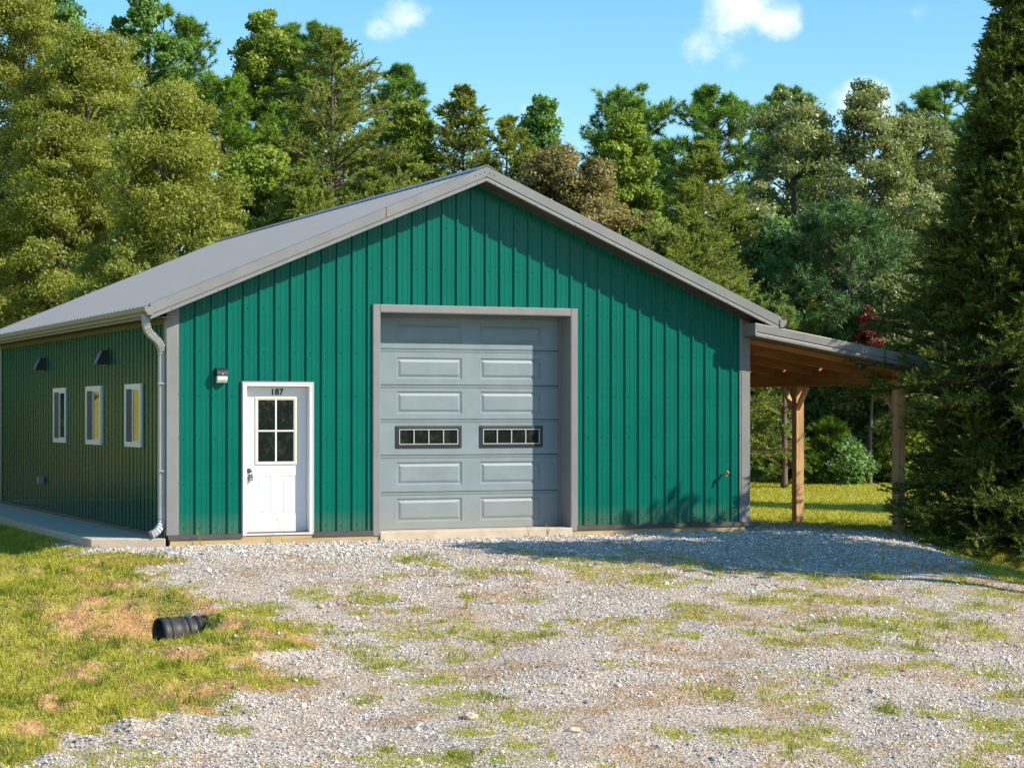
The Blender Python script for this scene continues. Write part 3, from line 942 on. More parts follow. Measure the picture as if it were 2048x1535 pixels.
YD = .098
mb = MB()
st = [(0, 0), (.006, .006), (.016, .007), (.022, .009), (.050, -.001)]
sx0, sx1, sz0, sz1 = 1.108, 2.014, .044, 2.078
paneled(mb, sx0, sx1, sz0, sz1, YD, [(1.280, 1.499, .285, .826, 'p'), (1.640, 1.858, .285, .826, 'p')], st)
mb.box(sx0, sx1, YD + .02, YD + .045, sz0, sz1)
dpart(mb, 'door_leaf', M['white'])
# lite frame
lx0, lx1, lz0, lz1 = 1.259, 1.871, .980, 1.936
mb = MB()
fr = .050
ringo = lambda ins, y: [(lx0 + ins, y, lz0 + ins), (lx1 - ins, y, lz0 + ins), (lx1 - ins, y, lz1 - ins), (lx0 + ins, y, lz1 - ins)]
seq = [ringo(0, YD - .0005), ringo(.003, YD - .012), ringo(.016, YD - .018), ringo(.030, YD - .014), ringo(.046, YD - .006)]
for a, b in zip(seq[:-1], seq[1:]):
    for q in range(4): mb.quad(a[q], a[(q + 1) % 4], b[(q + 1) % 4], b[q])
dpart(mb, 'lite_frame', M['cream'])
mb = MB()
mx_, mz_ = (lx0 + lx1) / 2, (lz0 + lz1) / 2
mb.box(mx_ - .011, mx_ + .011, YD - .012, YD - .0035, lz0 + .046, lz1 - .046)
mb.box(lx0 + .046, mx_ - .0112, YD - .0115, YD - .0035, mz_ - .011, mz_ + .011)
mb.box(mx_ + .0112, lx1 - .046, YD - .0115, YD - .0035, mz_ - .011, mz_ + .011)
dpart(mb, 'muntin', M['white'])
mb = MB()
mb.quad((lx0 + .04, YD - .003, lz0 + .04), (lx1 - .04, YD - .003, lz0 + .04), (lx1 - .04, YD - .003, lz1 - .04), (lx0 + .04, YD - .003, lz1 - .04))
dpart(mb, 'pane', M['glass'])
# knob
mb = MB()
mb.cyl((1.172, YD, .905), (1.172, YD - .012, .905), .034, .032, 20)
mb.cyl((1.172, YD - .012, .905), (1.172, YD - .035, .905), .012, .012, 12)
rings = []
for t in range(9):
    a = math.pi * t / 8
    rings.append([(1.172 + math.sin(a) * .028 * math.cos(b) + 1e-4 * math.cos(b), YD - .058 + math.cos(a) * .024, .905 + math.sin(a) * .028 * math.sin(b) + 1e-4 * math.sin(b)) for b in [2 * math.pi * i / 16 for i in range(16)]])
mb.loft(rings)
dpart(mb, 'handle', M['bronze'], smooth=True)
# house number
fc = bpy.data.curves.new('house_number', 'FONT')
fc.body = '187'; fc.size = .118; fc.extrude = .002; fc.offset = .0036; fc.align_x = 'CENTER'; fc.space_character = 1.08
fc.materials.append(M['ink'])
fo = bpy.data.objects.new('house_number', fc); COL.objects.link(fo)
fo.data.materials.clear()
fc.materials.append(M['ink'])
bpy.context.view_layer.update()
fm = bpy.data.meshes.new_from_object(fo.evaluated_get(bpy.context.evaluated_depsgraph_get()))
fm.name = 'house_number'
bpy.data.objects.remove(fo)
fo = bpy.data.objects.new('house_number', fm); COL.objects.link(fo)
fo.parent = door; fo.rotation_euler = (R(90), 0, 0); fo.location = Vector((1.580, YD - .004, 1.966)) + DO

# key lockbox hanging on the knob: a thing of its own
lb = empty('key_lockbox', (1.188, YD - .035, .762))
tag(lb, 'small grey key lockbox hanging from the knob of the white entry door', 'lockbox')
mb = MB()
mb.loft([[(a, b, c * .1) for a, b in ((-.030, .016), (.030, .016), (.033, -.012), (.024, -.020), (-.024, -.020), (-.033, -.012))] for c in (0, .55)] +
        [[(a * .86, b * .9, .088) for a, b in ((-.030, .016), (.030, .016), (.033, -.012), (.024, -.020), (-.024, -.020), (-.033, -.012))]])
mb.build('body', M['black'], lb, bevel=.003)
mb = MB(); mb.box(-.021, .021, -.024, -.0205, .006, .076); mb.build('face_plate', M['silver'], lb, bevel=.001)
mb = MB(); mb.box(-.015, .015, -.0265, -.0243, .048, .064); mb.build('dial', M['black'], lb)
mb = MB()
sh = [Vector((-.017, 0, .086)), Vector((-.017, 0, .118))] + [Vector((-.017 * math.cos(t), 0, .118 + .017 * math.sin(t))) for t in np.linspace(0.3, math.pi - .3, 6)] + [Vector((.017, 0, .118)), Vector((.017, 0, .086))]
for a, b in zip(sh[:-1], sh[1:]): mb.cyl(a, b, .004, .004, 8)
mb.build('shackle', M['bronze'], lb)

# ---- garage door
gdoor = empty('garage_door', (GX0 - MID, 0, 0), parent=building)
GO = Vector((-GX0, 0, 0))


def gpart(mb, name, mat, **k):
    o = mb.build(name, mat, gdoor, **k); o.location = GO; return o


PX = .062      # panels sit this far right of the opening grid


YG = .345
# outer frame trim
mb = MB()
ox0, ox1, oz = 2.962, 6.206, 3.262
pr_ = [(0, 0.0), (0, -.034), (.012, -.044), (.104, -.044), (.118, -.036), (.118, 0.0)]
mb.loft([[(ox0 + a, b, z) for a, b in pr_] for z in (-.04, oz - .0)])
mb.loft([[(ox1 - a, b, z) for a, b in pr_] for z in (oz - .0, -.04)])
mb.loft([[(x, b, oz - a) for a, b in pr_] for x in (ox1 - .118, ox0 + .118)])
gpart(mb, 'frame_trim', M['trim'])
mb = MB()
mb.box(GX0 - .05, GX0 - .002, .0, YG + .05, .009, GZ + .03); mb.box(GX1 + .002, GX1 + .05, .0, YG + .05, .009, GZ + .03)
mb.box(GX0 - .002, GX1 + .002, .0, YG + .05, GZ + .001, GZ + .04)
mb.box(GX1 - .035, GX1 + .0015, YG - .045, YG - .006, .009, GZ)   # stop moulding
mb.box(GX0 - .0015, GX0 + .012, YG - .045, YG - .006, .009, GZ)
gpart(mb, 'jamb', M['trim'])
seams = [.012, .556, 1.094, 1.614, 2.118, 2.643, 3.160]
pz = [(.125, .462), (.661, .991), (1.199, 1.522), (1.698, 2.022), (2.208, 2.515), (2.735, 3.020)]
gst = [(0, 0), (.007, .010), (.020, .012), (.028, .013), (.060, .001), (.064, .0)]
for i in range(6):
    z0, z1 = seams[i] + .003, seams[i + 1] - .003
    za, zb = pz[i]
    mb = MB()
    hl = [(3.411 + PX, 4.431 + PX, za, zb), (4.730 + PX, 5.736 + PX, za, zb)]
    kind = 'w' if i == 2 else 'p'
    xa, xb = GX0 - .001, GX1 + .001
    zz0, zz1 = z0 + .012, z1 - .055
    paneled(mb, xa, xb, zz0, zz1, YG, [(*h, kind) for h in hl], gst)
    # top and bottom beads of each section
    prof3 = [(z1 - .055, 0), (z1 - .050, .006), (z1 - .044, .006), (z1 - .039, 0), (z1 - .022, -.003), (z1 - .017, .004), (z1 - .012, .0), (z1 - .004, 0), (z1, .010), (z1, .03)]
    for (a, da), (b, db) in zip(prof3[:-1], prof3[1:]): mb.quad((xa, YG + da, a), (xb, YG + da, a), (xb, YG + db, b), (xa, YG + db, b))
    prof4 = [(z0, .03), (z0, .010), (z0 + .004, .0), (zz0, 0)]
    for (a, da), (b, db) in zip(prof4[:-1], prof4[1:]): mb.quad((xa, YG + da, a), (xb, YG + da, a), (xb, YG + db, b), (xa, YG + db, b))
    gpart(mb, 'section', M['garage'])
mb = MB(); mb.box(GX0, GX1, YG + .035, YG + .05, .01, 3.16); gpart(mb, 'backing', M['trimdark'])
mb = MB(); mb.box(GX0, GX1, YG - .004, YG + .02, .0085, .0145); gpart(mb, 'bottom_seal', M['black'])
for (xa, xb) in ((3.392 + PX, 4.420 + PX), (4.716 + PX, 5.740 + PX)):
    za, zb = 1.199, 1.524
    mb = MB()
    rg = lambda ins, y: [(xa + ins, y, za + ins), (xb - ins, y, za + ins), (xb - ins, y, zb - ins), (xa + ins, y, zb - ins)]
    seq = [rg(0, YG + .001), rg(.002, YG - .014), (rg(.034, YG - .018)), rg(.040, YG - .012), rg(.052, YG - .002)]
    for a, b in zip(seq[:-1], seq[1:]):
        for q in range(4): mb.quad(a[q], a[(q + 1) % 4], b[(q + 1) % 4], b[q])
    gpart(mb, 'window_frame', M['blackframe'])
    mb = MB()
    f0 = .050; ix0, ix1, iz0, iz1 = xa + f0, xb - f0, za + f0, zb - f0
    mb.box(ix0, ix1, YG - .0165, YG - .001, iz0, iz0 + .013); mb.box(ix0, ix1, YG - .0165, YG - .001, iz1 - .013, iz1)
    mb.box(ix0, ix0 + .013, YG - .0165, YG - .001, iz0 + .0132, iz1 - .0132); mb.box(ix1 - .013, ix1, YG - .0165, YG - .001, iz0 + .0132, iz1 - .0132)
    for q in (1, 2, 3):
        c = ix0 + (ix1 - ix0) * q / 4
        mb.box(c - .007, c + .007, YG - .0160, YG - .001, iz0 + .0132, iz1 - .0132)
    gpart(mb, 'muntin', M['muntin'])
    mb = MB(); mb.quad((ix0, YG + .0005, iz0), (ix1, YG + .0005, iz0), (ix1, YG + .0005, iz1), (ix0, YG + .0005, iz1))
    gpart(mb, 'pane', M['glass'])

# ---- left wall windows
for (y0, y1) in ((1.428, 2.41), (3.998, 5.069), (6.602, 7.628)):
    z0, z1 = 1.214, 2.132
    ym = (y0 + y1) / 2
    win = empty('window', (0 - MID, ym, z0), parent=building)
    h = z1 - z0; hw = (y1 - y0) / 2
    mb = MB()
    mb.box(-.042, -.0005, -hw, hw, 0, .075); mb.box(-.042, -.0005, -hw, hw, h - .075, h)
    mb.box(-.042, -.0005, -hw, -hw + .085, .075, h - .075); mb.box(-.042, -.0005, hw - .085, hw, .075, h - .075)
    mb.build('frame', M['white'], win, bevel=.002)
    mb = MB()
    mb.box(-.040, -.0295, -.022, .022, .075, h - .075)
    mb.box(-.039, -.0295, -hw + .085, -.022, .0752, .090); mb.box(-.039, -.0295, -hw + .085, -.022, h - .090, h - .0752)
    mb.build('sash', M['white'], win)
    mb = MB(); mb.quad((-.030, -.022, .075), (-.030, -hw + .075, .075), (-.030, -hw + .075, h - .075), (-.030, -.022, h - .075))
    mb.build('pane', M['mirror'], win)
    mb = MB(); mb.quad((-.032, hw - .075, .075), (-.032, .022, .075), (-.032, .022, h - .075), (-.032, hw - .075, h - .075))
    mb.build('insect_screen', M['screen'], win)

# exhaust hoods
for yc in (3.70, 8.52):
    mb = MB()
    y0, y1, zb, zt = yc - .10, yc + .10, 2.455, 2.675
    mb.loft([[(-.020, y, zt), (-.10, y, zt - .01), (-.185, y, zb + .03), (-.185, y, zb), (-.020, y, zb)] for y in (y0, y1)])
    mb.box(-.024, -.0005, y0 - .015, y1 + .015, zb - .015, zt + .015)
    part(mb, 'exhaust_hood', M['black'], bevel=.004)
mb = MB(); mb.box(-.10, -.02, 8.52, 8.66, .47, .60); mb.box(-.115, -.101, 8.53, 8.65, .48, .59)
part(mb, 'outlet_box', paint('outlet_grey', (.22, .27, .28), .5, .1), bevel=.006)

# wall light
lamp = empty('wall_light', (.735 - MID, 0, 2.225), parent=building)
mb = MB()
sec = [(0, -.005), (-.055, -.005)] + [(-.055 - .075 * math.sin(t) * 1.0, -.005 + .115 * (1 - math.cos(t)) / 1.0) for t in []]
pts = [(-.0195, .0)] + [(-.0195 - .105 * math.cos(t), .0 + .110 * math.sin(t)) for t in np.linspace(0, math.pi / 2, 9)]
mb.loft([[(x, a, b) for a, b in pts] for x in (.078, -.078)])
mb.box(-.072, .072, -.0190, -.0005, -.105, .100)
mb.build('housing', M['black'], lamp, bevel=.002)
mb = MB()
mb.loft([[(x, a, b) for a, b in ((-.0195, -.002), (-.115, -.002), (-.112, -.060), (-.085, -.100), (-.0195, -.104))] for x in (.072, -.072)])
mb.build('lens', M['lens'], lamp, bevel=.006)
mb = MB(); mb.cyl((0, -.118, .02), (0, -.128, .02), .008, .008, 10); mb.build('photocell', M['lens'], lamp)

# spigot
sp_ = empty('hose_tap', (8.681 - MID, 0, .77), parent=building)
mb = MB()
mb.cyl((0, -.0, .0), (0, -.11, .0), .013, .013, 12); mb.cyl((0, -.075, 0), (0, -.10, 0), .022, .022, 12)
mb.cyl((0, -.10, 0), (0, -.15, -.045), .015, .016, 12); mb.cyl((0, -.10, 0), (.025, -.13, .03), .010, .010, 10)
mb.build('tap_body', M['brass'], sp_, smooth=False)
mb = MB()
mb.cyl((.028, -.133, .033), (.032, -.138, .038), .026, .026, 14)
mb.build('tap_handle', paint('tap_red', (.45, .16, .10), .5, .2), sp_)

# ---- lean-to roof on the right
LX0, LX1 = W + .02, 12.08
lz = lambda x: 3.040 - .160 * (x - W)
LY0, LY1 = -.43, LEN + .1
mb = MB()
rp = profile(LY0 + .02, LY1, .10)
for (ya, da), (yb, db) in zip(rp[:-1], rp[1:]):
    mb.quad((LX0, ya, lz(LX0) + da), (LX1 + .04, ya, lz(LX1 + .04) + da), (LX1 + .04, yb, lz(LX1 + .04) + db), (LX0, yb, lz(LX0) + db))
    mb.quad((LX0, yb, lz(LX0) + db - .004), (LX1 + .04, yb, lz(LX1 + .04) + db - .004), (LX1 + .04, ya, lz(LX1 + .04) + da - .004), (LX0, ya, lz(LX0) + da - .004))
part(mb, 'lean_to_roof', M['roof'])
mb = MB()
ring = [(.10, .026), (.004, .026), (0, .018), (.003, -.098), (.022, -.106), (.022, -.114), (.004, -.120), (.0, -.128), (.0, -.170), (.04, -.172), (.04, -.155), (.012, -.150), (.03, -.04), (.03, .012), (.10, .012)]
mb.loft([[(x, LY0 + a, lz(x) + b) for a, b in ring] for x in (LX1 + .05, 9.035)])
# closed return at the upper end
mb.box(9.022, 9.050, LY0 + .004, -.024, lz(9) - .168, lz(9) + .024)
for i in range(5): x = 9.25 + i * .61; mb.cyl((x, LY0 + .003, lz(x) - .148), (x, LY0 - .007, lz(x) - .148), .009, .006, 6)
part(mb, 'lean_to_rake_trim', M['trim'])
mb = MB()
x0 = 9.05
mb.loft([[(x, y, lz(x) - .160), (x, y, lz(x) - .166), (x, -.028 if y < -.1 else y, lz(x) - .166), (x, -.028 if y < -.1 else y, lz(x) - .160)] for x in (9.052, W + .025) for y in (LY0 + .045,)])
mb.loft([[(x, LY0 + .045, lz(x) - .160), (x, LY0 + .045, lz(x) - .166), (x, .10, lz(x) - .166), (x, .10, lz(x) - .160)] for x in (W + .03, LX1)])
part(mb, 'lean_to_soffit', M['soffit'])
# purlins on the rafters (run along y)
for i in range(5):
    x = W + .25 + i * .65
    mb = MB(); z = lz(x) - .012 - .019
    mb.bar((x, LY0 + .06, z), (x, LY1 - .03, z), .085, .034)
    part(mb, 'purlin', M['woody'])
for i in range(11):
    y = .115 + i * 1.195
    mb = MB()
    mb.bar((W + .036, y, lz(W) - .006 - .145), (LX1 - .02, y, lz(LX1 - .02) - .151), .040, .184)
    part(mb, 'rafter', M['woodx'])
mb = MB()
mb.box(11.845, 11.885, .02, LEN - .02, 2.172, 2.428)
part(mb, 'beam', M['woody'], bevel=.004)
mb = MB()
mb.box(12.042, 12.082, .02, LEN - .02, 2.172, 2.400)
part(mb, 'beam', M['woody'], bevel=.004)
mb = MB()
mb.box(W + .022, W + .036, .0, LEN, lz(W) - .30, lz(W) - .05)
part(mb, 'ledger', M['woody'])
for i in range(5):
    y = .075 + i * 3.06
    po = empty('post', (11.962 - MID, y, 0), parent=building)
    zb = float(terrain(11.96, y)) - .25
    mb = MB(); mb.box(-.0755, .0755, -.0755, .0755, zb, 2.40)
    mb.build('post_shaft', M['woodz'], po, bevel=.006)
    for s in (-1, 1):
        mb = MB()
        if i == 0 and s == -1: 
            mb.bar((-.05, s * .075, 1.80), (-.05, s * .075 - .02, 2.17), .04, .09)
            continue
        mb.bar((-.052, s * .070, 1.78), (-.052, s * .385, 2.160), .040, .095, up=(1, 0, 0))
        mb.build('brace', M['woodz'], po, bevel=.003)
# lean-to gutter and downspout
mb = MB()
xg = LX1 + .045; zt = lz(LX1) - .03
pr = [(0.002, 0), (.002, -.10), (.060, -.10), (.078, -.075), (.10, -.05), (.108, 0), (.098, 0), (.092, -.046), (.07, -.068), (.056, -.092), (.010, -.092), (.010, 0)]
mb.loft([[(xg + a, y, zt + b) for a, b in pr] for y in (LY0 - .0, LY1)])
part(mb, 'gutter', M['trim'])

# ---- concrete path on the left
mb = MB()
mb.loft([[(-1.02, .22, z), (-.052, -.06, z), (-.052, LEN + 2, z), (-1.16, LEN + 2, z)] for z in (-.30, -.008)])
o = mb.build('concrete_path', M['concrete'], bevel=.012)
tag(o, kind='structure')


# ------------------------------------------------------------------ culvert pipe
def build_pipe():
    root = empty('culvert_pipe', (PIPE[0], PIPE[1], float(terrain(PIPE[0] - .15, PIPE[1])) + .05))
    tag(root, 'black corrugated plastic culvert pipe poking out of the grassy bank', 'pipe')
    root.rotation_euler = (0, R(-1.5), R(7)); root.scale = (1.36, 1.36, 1.36)
    n = 36

    def prof_mesh(pts, name, mat):
        m_ = MB(); rings = []
        for (x, r) in pts:
            rings.append([(x, r * math.cos(2 * math.pi * k / n), .115 + r * math.sin(2 * math.pi * k / n)) for k in range(n)])
        m_.loft(rings, caps=False)
        return m_.build(name, mat, root, smooth=True)
    # smooth coupler with bead
    prof_mesh([(.62, .112), (.0, .116), (-.022, .122), (-.03, .130), (.0, .135), (.028, .135), (.034, .128), (.046, .128), (.052, .137), (.062, .137),
               (.068, .129), (.15, .131), (.160, .136), (.172, .134), (.176, .104)], 'coupler', M['pipe'])
    pts = []
    x = .174
    for i in range(9):
        pts += [(x, .104), (x + .010, .104), (x + .022, .124), (x + .034, .130), (x + .048, .130), (x + .060, .124), (x + .070, .104)]
        x += .078
    prof_mesh(pts, 'corrugated_pipe', M['pipe'])
    return root


build_pipe()

# ------------------------------------------------------------------ loose gravel, rocks
rng = np.random.default_rng(7)


def stone_protos(k=8):
    out = []
    for i in range(k):
        a = (1 + 5 ** .5) / 2
        v = np.array([(-1, a, 0), (1, a, 0), (-1, -a, 0), (1, -a, 0), (0, -1, a), (0, 1, a), (0, -1, -a), (0, 1, -a), (a, 0, -1), (a, 0, 1), (-a, 0, -1), (-a, 0, 1)], float)
        v /= np.linalg.norm(v[0])
        v *= rng.uniform(.72, 1.25, (12, 1))
        v *= np.array([1, rng.uniform(.65, 1), rng.uniform(.45, .8)])
        out.append(v)
    f = np.array([(0, 11, 5), (0, 5, 1), (0, 1, 7), (0, 7, 10), (0, 10, 11), (1, 5, 9), (5, 11, 4), (11, 10, 2), (10, 7, 6), (7, 1, 8), (3, 9, 4), (3, 4, 2), (3, 2, 6), (3, 6, 8), (3, 8, 9), (4, 9, 5), (2, 4, 11), (6, 2, 10), (8, 6, 7), (9, 8, 1)])
    return out, f


def in_view(x, y, margin=0.06):
    dx = x - CAM[0]; dy = y - CAM[1]
    c, s = math.cos(.4147), math.sin(.4147)
    r = dx * c - dy * s; f = dx * s + dy * c
    return (np.abs(r) < f * (1024 / 4182.5 + margin)) & (f > 14.5)


def scatter_points(n, x0, x1, y0, y1):
    x = rng.uniform(x0, x1, n); y = rng.uniform(y0, y1, n)
    k = in_view(x, y)
    return x[k], y[k]


stone_m, N, L, B = new_mat('crushed_stone')
at_ = N.new('ShaderNodeAttribute'); at_.attribute_name = 'tint'
rr_ = ramp(N, L, at_.outputs['Fac'], [(0, (.15, .14, .145)), (.25, (.36, .33, .315)), (.55, (.58, .525, .47)), (.8, (.76, .685, .60)), (.93, (.85, .77, .67)), (1, (.52, .33, .19))])
L.new(rr_.outputs[0], B.inputs['Base Color']); B.inputs['Roughness'].default_value = .8; B.inputs['Specular IOR Level'].default_value = .3


def build_stones():
    x, y = scatter_points(500000, -6.6, 13.4, -14.6, 4.5)
    gr, gs, st_, di = masks(x, y)
    coarse = sstep(.42, .62, fbm(x * .8, y * .8, 61, 3))
    nearwall = sstep(-4.5, -1.0, y)
    dens = gr * (.22 + .50 * coarse + .45 * nearwall) * (1 - .75 * gs) * (1 - .5 * st_) + .008 + .30 * di * sstep(.45, .6, fbm(x * 6, y * 6, 65, 3))
    # beneath the building: none
    bld = (x > -.05) & (x < W + .0) & (y > -.06)
    path_ = (x > -1.2) & (x < 0.05) & (y > -.2)
    k = (rng.random(len(x)) < dens) & ~bld & ~path_
    x, y = x[k], y[k]
    n = len(x)
    z = terrain(x, y)
    size = np.clip(rng.lognormal(math.log(.0080), .45, n), .006, .05) * (1 + .15 * nearwall[k])
    protos, f = stone_protos()
    pid = rng.integers(0, len(protos), n)
    PV = np.array(protos)[pid]
    th = rng.uniform(0, 2 * np.pi, n); tl = rng.normal(0, .35, n)
    c, s = np.cos(th), np.sin(th); ct, st2 = np.cos(tl), np.sin(tl)
    X = PV[..., 0]; Y = PV[..., 1]; Z = PV[..., 2]
    Y2 = Y * ct[:, None] - Z * st2[:, None]; Z2 = Y * st2[:, None] + Z * ct[:, None]
    X3 = X * c[:, None] - Y2 * s[:, None]; Y3 = X * s[:, None] + Y2 * c[:, None]
    V = np.stack([X3, Y3, Z2], -1) * size[:, None, None]
    V += np.stack([x, y, z + size * .25], -1)[:, None, :]
    F = (np.arange(n)[:, None, None] * 12 + f[None]).reshape(-1, 3)
    t = np.clip(rng.beta(2.0, 2.2, n), 0, .93); brown = rng.random(n) < .035; t[brown] = 1
    diw = di[k]; clod = rng.random(n) < diw * .9; t[clod] = 1.0
    o = np_mesh('gravel', V.reshape(-1, 3), 3, stone_m, F=F, attrs={'tint': np.repeat(t, 12)})
    tag(o, 'loose grey crushed stone covering the drive in front of the workshop', 'gravel', kind='stuff')


build_stones()


def rock(name, x, y, s, label, seed, sq=(1.3, .8, .55)):
    r_ = random.Random(seed)
    mb = MB()
    import bmesh
    bm = bmesh.new(); bmesh.ops.create_icosphere(bm, subdivisions=3, radius=1)
    for v in bm.verts:
        p = v.co
        k = 1 + .30 * (float(fbm(np.array([p.x * 1.6 + seed]), np.array([p.y * 1.6 + p.z * 2.1]), seed, 3)[0]) - .5) * 2
        v.co = Vector((p.x * sq[0] * k, p.y * sq[1] * k, p.z * sq[2] * k)) * s
    me = bpy.data.meshes.new(name); bm.to_mesh(me); bm.free()
    me.materials.append(M['rock'])
    o = bpy.data.objects.new(name, me); COL.objects.link(o)
    o.location = (x, y, float(terrain(x, y)) + s * .2); o.rotation_euler = (0.1, 0.15, r_.uniform(0, 3))
    tag(o, label, 'rock')


M['rock'] = paint('pale_rock', (.50, .42, .33), .85, .25, scale=20, bumpy=.5, bscale=30)
rock('rock', -.119, -11.05, .075, 'fist sized tan rock lying in the bare gravel near the front of the drive', 4)
rock('rock', 3.62, -.12, .032, 'small pale stone resting against the concrete sill of the garage door', 9, (1, .7, .9))
rock('rock', .33, -5.55, .06, 'grey stone by the grassy edge of the drive, just uphill of the black culvert pipe', 12)
rock('rock', .55, -11.75, .055, 'dark grey stone among green tufts at the bottom edge of the drive', 15)

# ------------------------------------------------------------------ grass
grass_m = leaf_mat('grass_blades', (.150, .195, .016), (.47, .44, .060), .35, .55, .25, alt=(.60, .44, .20))
straw_m = leaf_mat('dead_grass', (.27, .14, .055), (.62, .40, .20), .2, .7, .2)


def blades(x, y, z, h, w, lean, tint, name, mat, label, cat):
    n = len(x)
    th = rng.uniform(0, 2 * np.pi, n); ld = rng.uniform(0, 2 * np.pi, n)
    sx, sy = np.cos(th) * w / 2, np.sin(th) * w / 2
    lx, ly = np.cos(ld) * lean * h, np.sin(ld) * lean * h
    hz = h * np.sqrt(np.clip(1 - (lean * .7) ** 2, .05, 1))
    a = np.stack([x - sx, y - sy, z - .01], -1); b = np.stack([x + sx, y + sy, z - .01], -1)
    c = np.stack([x + sx * .8 + lx * .4, y + sy * .8 + ly * .4, z + hz * .62], -1); d = np.stack([x - sx * .8 + lx * .4, y - sy * .8 + ly * .4, z + hz * .62], -1)
    e = np.stack([x + lx, y + ly, z + hz], -1)
    V = np.stack([a, b, c, d, e], 1).reshape(-1, 3)
    i = np.arange(n)[:, None] * 5
    F = np.concatenate([i + [0, 1, 2], i + [0, 2, 3], i + [3, 2, 4]], 0)
    o = np_mesh(name, V, 3, mat, F=F, attrs={'tint': np.repeat(tint, 5)})
    tag(o, label, cat, kind='stuff')
    return o


def build_grass():
    # turf left of the drive and tufts in the gravel
    x, y = scatter_points(1650000, -7.4, 13.6, -14.8, 13)
    g_ = (y < 4) | (x < 0)
    x, y = x[g_], y[g_]
    gr, gs, st_, di = masks(x, y)
    bld = (x > -.06) & (x < W + .05) & (y > -.07)
    path_ = (x > -1.13) & (x < .05) & (y > .0)
    clump = .35 + 1.0 * fbm(x * 7, y * 7, 77, 3)
    left = (gr < .5)
    dens = np.where(left, .85 * gs * clump, .85 * np.clip(gs * 1.35 - .10, 0, 1) * clump)
    dens = dens * (1 - .85 * di) * sstep(.18, .5, np.hypot((x - PIPE[0] + .15) * .8, y - PIPE[1] + .12))
    k = (rng.random(len(x)) < dens) & ~bld & ~path_
    x, y, gr, gs, st_, left = x[k], y[k], gr[k], gs[k], st_[k], left[k]
    z = terrain(x, y)
    n = len(x)
    h = rng.uniform(.025, .072, n) * np.where(left, 1.0, .85) * (.35 + 1.3 * fbm(x * 3.5, y * 3.5, 88, 4))
    tuft = sstep(.60, .72, fbm(x * 3.2, y * 3.2, 123, 3)); h = h * (1 + .9 * tuft)
    tall = rng.random(n) < .012; h[tall] *= 2.2
    tint = np.clip(-.02 + 1.25 * fbm(x * 2.2, y * 2.2, 99, 4) + rng.normal(0, .16, n), 0, .85)
    matted = (~left) & (fbm(x * 2.1, y * 2.6, 140, 3) > .44)
    h = np.where(matted, h * .55, h)
    tint = np.where(tuft > .5, tint * .35, tint)
    dry = rng.random(n) * (1 + 4 * tuft) < (.05 + .75 * st_ + .25 * sstep(.5, .7, fbm(x * 1.1, y * 1.1, 12, 3)))
    dry = dry | (matted & (rng.random(n) < .45))
    tint[dry] = rng.uniform(.88, 1, dry.sum())
    blades(x, y, z, h, rng.uniform(.006, .011, n), rng.uniform(.25, 1.15, n), tint, 'grass', grass_m, 'short yellow green grass on the bank left of the drive and in tufts in the gravel', 'grass')
    # straw
    x, y = scatter_points(420000, -6, 12.4, -14.6, 3.5)
    gr, gs, st_, di = masks(x, y)
    bld = (x > -.06) & (x < W + .05) & (y > -.07)
    path_ = (x > -1.2) & (x < .05) & (y > -.1)
    dens = np.clip(st_ * 1.3 - .15, 0, 1) * .8 + .03 * gr
    k = (rng.random(len(x)) < dens) & ~bld & ~path_
    x, y = x[k], y[k]; n = len(x)
    blades(x, y, terrain(x, y) + .004, rng.uniform(.03, .09, n), rng.uniform(.004, .008, n), rng.uniform(1.0, 1.4, n), rng.uniform(0, 1, n), 'dead_grass', straw_m,
           'flattened straw coloured dead grass lying in patches on the drive', 'dead grass')
    # far lawn behind the lean-to
    x = rng.uniform(8, 36, 260000); y = rng.uniform(-2, 30, 260000)
    k = in_view(x, y, .02); x, y = x[k], y[k]
    g = gravelness(x, y)
    k = (g < -.2) & (x > 10.5); x, y = x[k], y[k]; n = len(x)
    dist = np.hypot(x - CAM[0], y - CAM[1])
    tint = np.clip(.55 + .5 * fbm(x * .5, y * .5, 19, 3) + rng.normal(0, .1, n), 0, .85)
    blades(x, y, terrain(x, y), rng.uniform(.03, .06, n), .012 * dist / 30, rng.uniform(.3, 1, n), tint, 'lawn_grass', grass_m, 'mown lawn grass behind the timber posts of the lean-to', 'grass')


build_grass()


def weed(x, y, h, n, label, seed, mat=None, lean=.5):
    """a single plant: stems fanning from one foot"""
    r_ = np.random.default_rng(seed)
    V = []; F = []
    for i in range(n):
        th = r_.uniform(0, 2 * np.pi); hh = h * r_.uniform(.6, 1); ln = r_.uniform(.1, lean) * hh; w = .006
        c, s = math.cos(th), math.sin(th)
        pts = [(c * ln * t ** 1.6, s * ln * t ** 1.6, hh * t) for t in (0, .35, .7, 1)]
        b = len(V)
        for j, p in enumerate(pts):
            ww = w * (1 - j / 3.2)
            V += [(p[0] - s * ww, p[1] + c * ww, p[2]), (p[0] + s * ww, p[1] - c * ww, p[2])]
        for j in range(3): F.append((b + 2 * j, b + 2 * j + 1, b + 2 * j + 3, b + 2 * j + 2))
        if i % 2 == 0:   # finger-like seed head
            for q in range(3):
                a = th + (q - 1) * .7; t_ = Vector(pts[-1]); e = t_ + Vector((math.cos(a) * .04, math.sin(a) * .04, .05))
                b = len(V); V += [(t_.x, t_.y, t_.z), (t_.x + .002, t_.y, t_.z + .004), (e.x + .002, e.y, e.z + .004), (e.x, e.y, e.z)]
                F.append((b, b + 1, b + 2, b + 3))
    tn = np.repeat(r_.uniform(.3, .95), len(V))
    o = np_mesh('weed', np.array(V), 4, mat or grass_m, F=np.array(F), attrs={'tint': tn})
    o.location = (x, y, float(terrain(x, y)) - .01)
    tag(o, label, 'weed', 'weeds growing in the gravel')
    return o


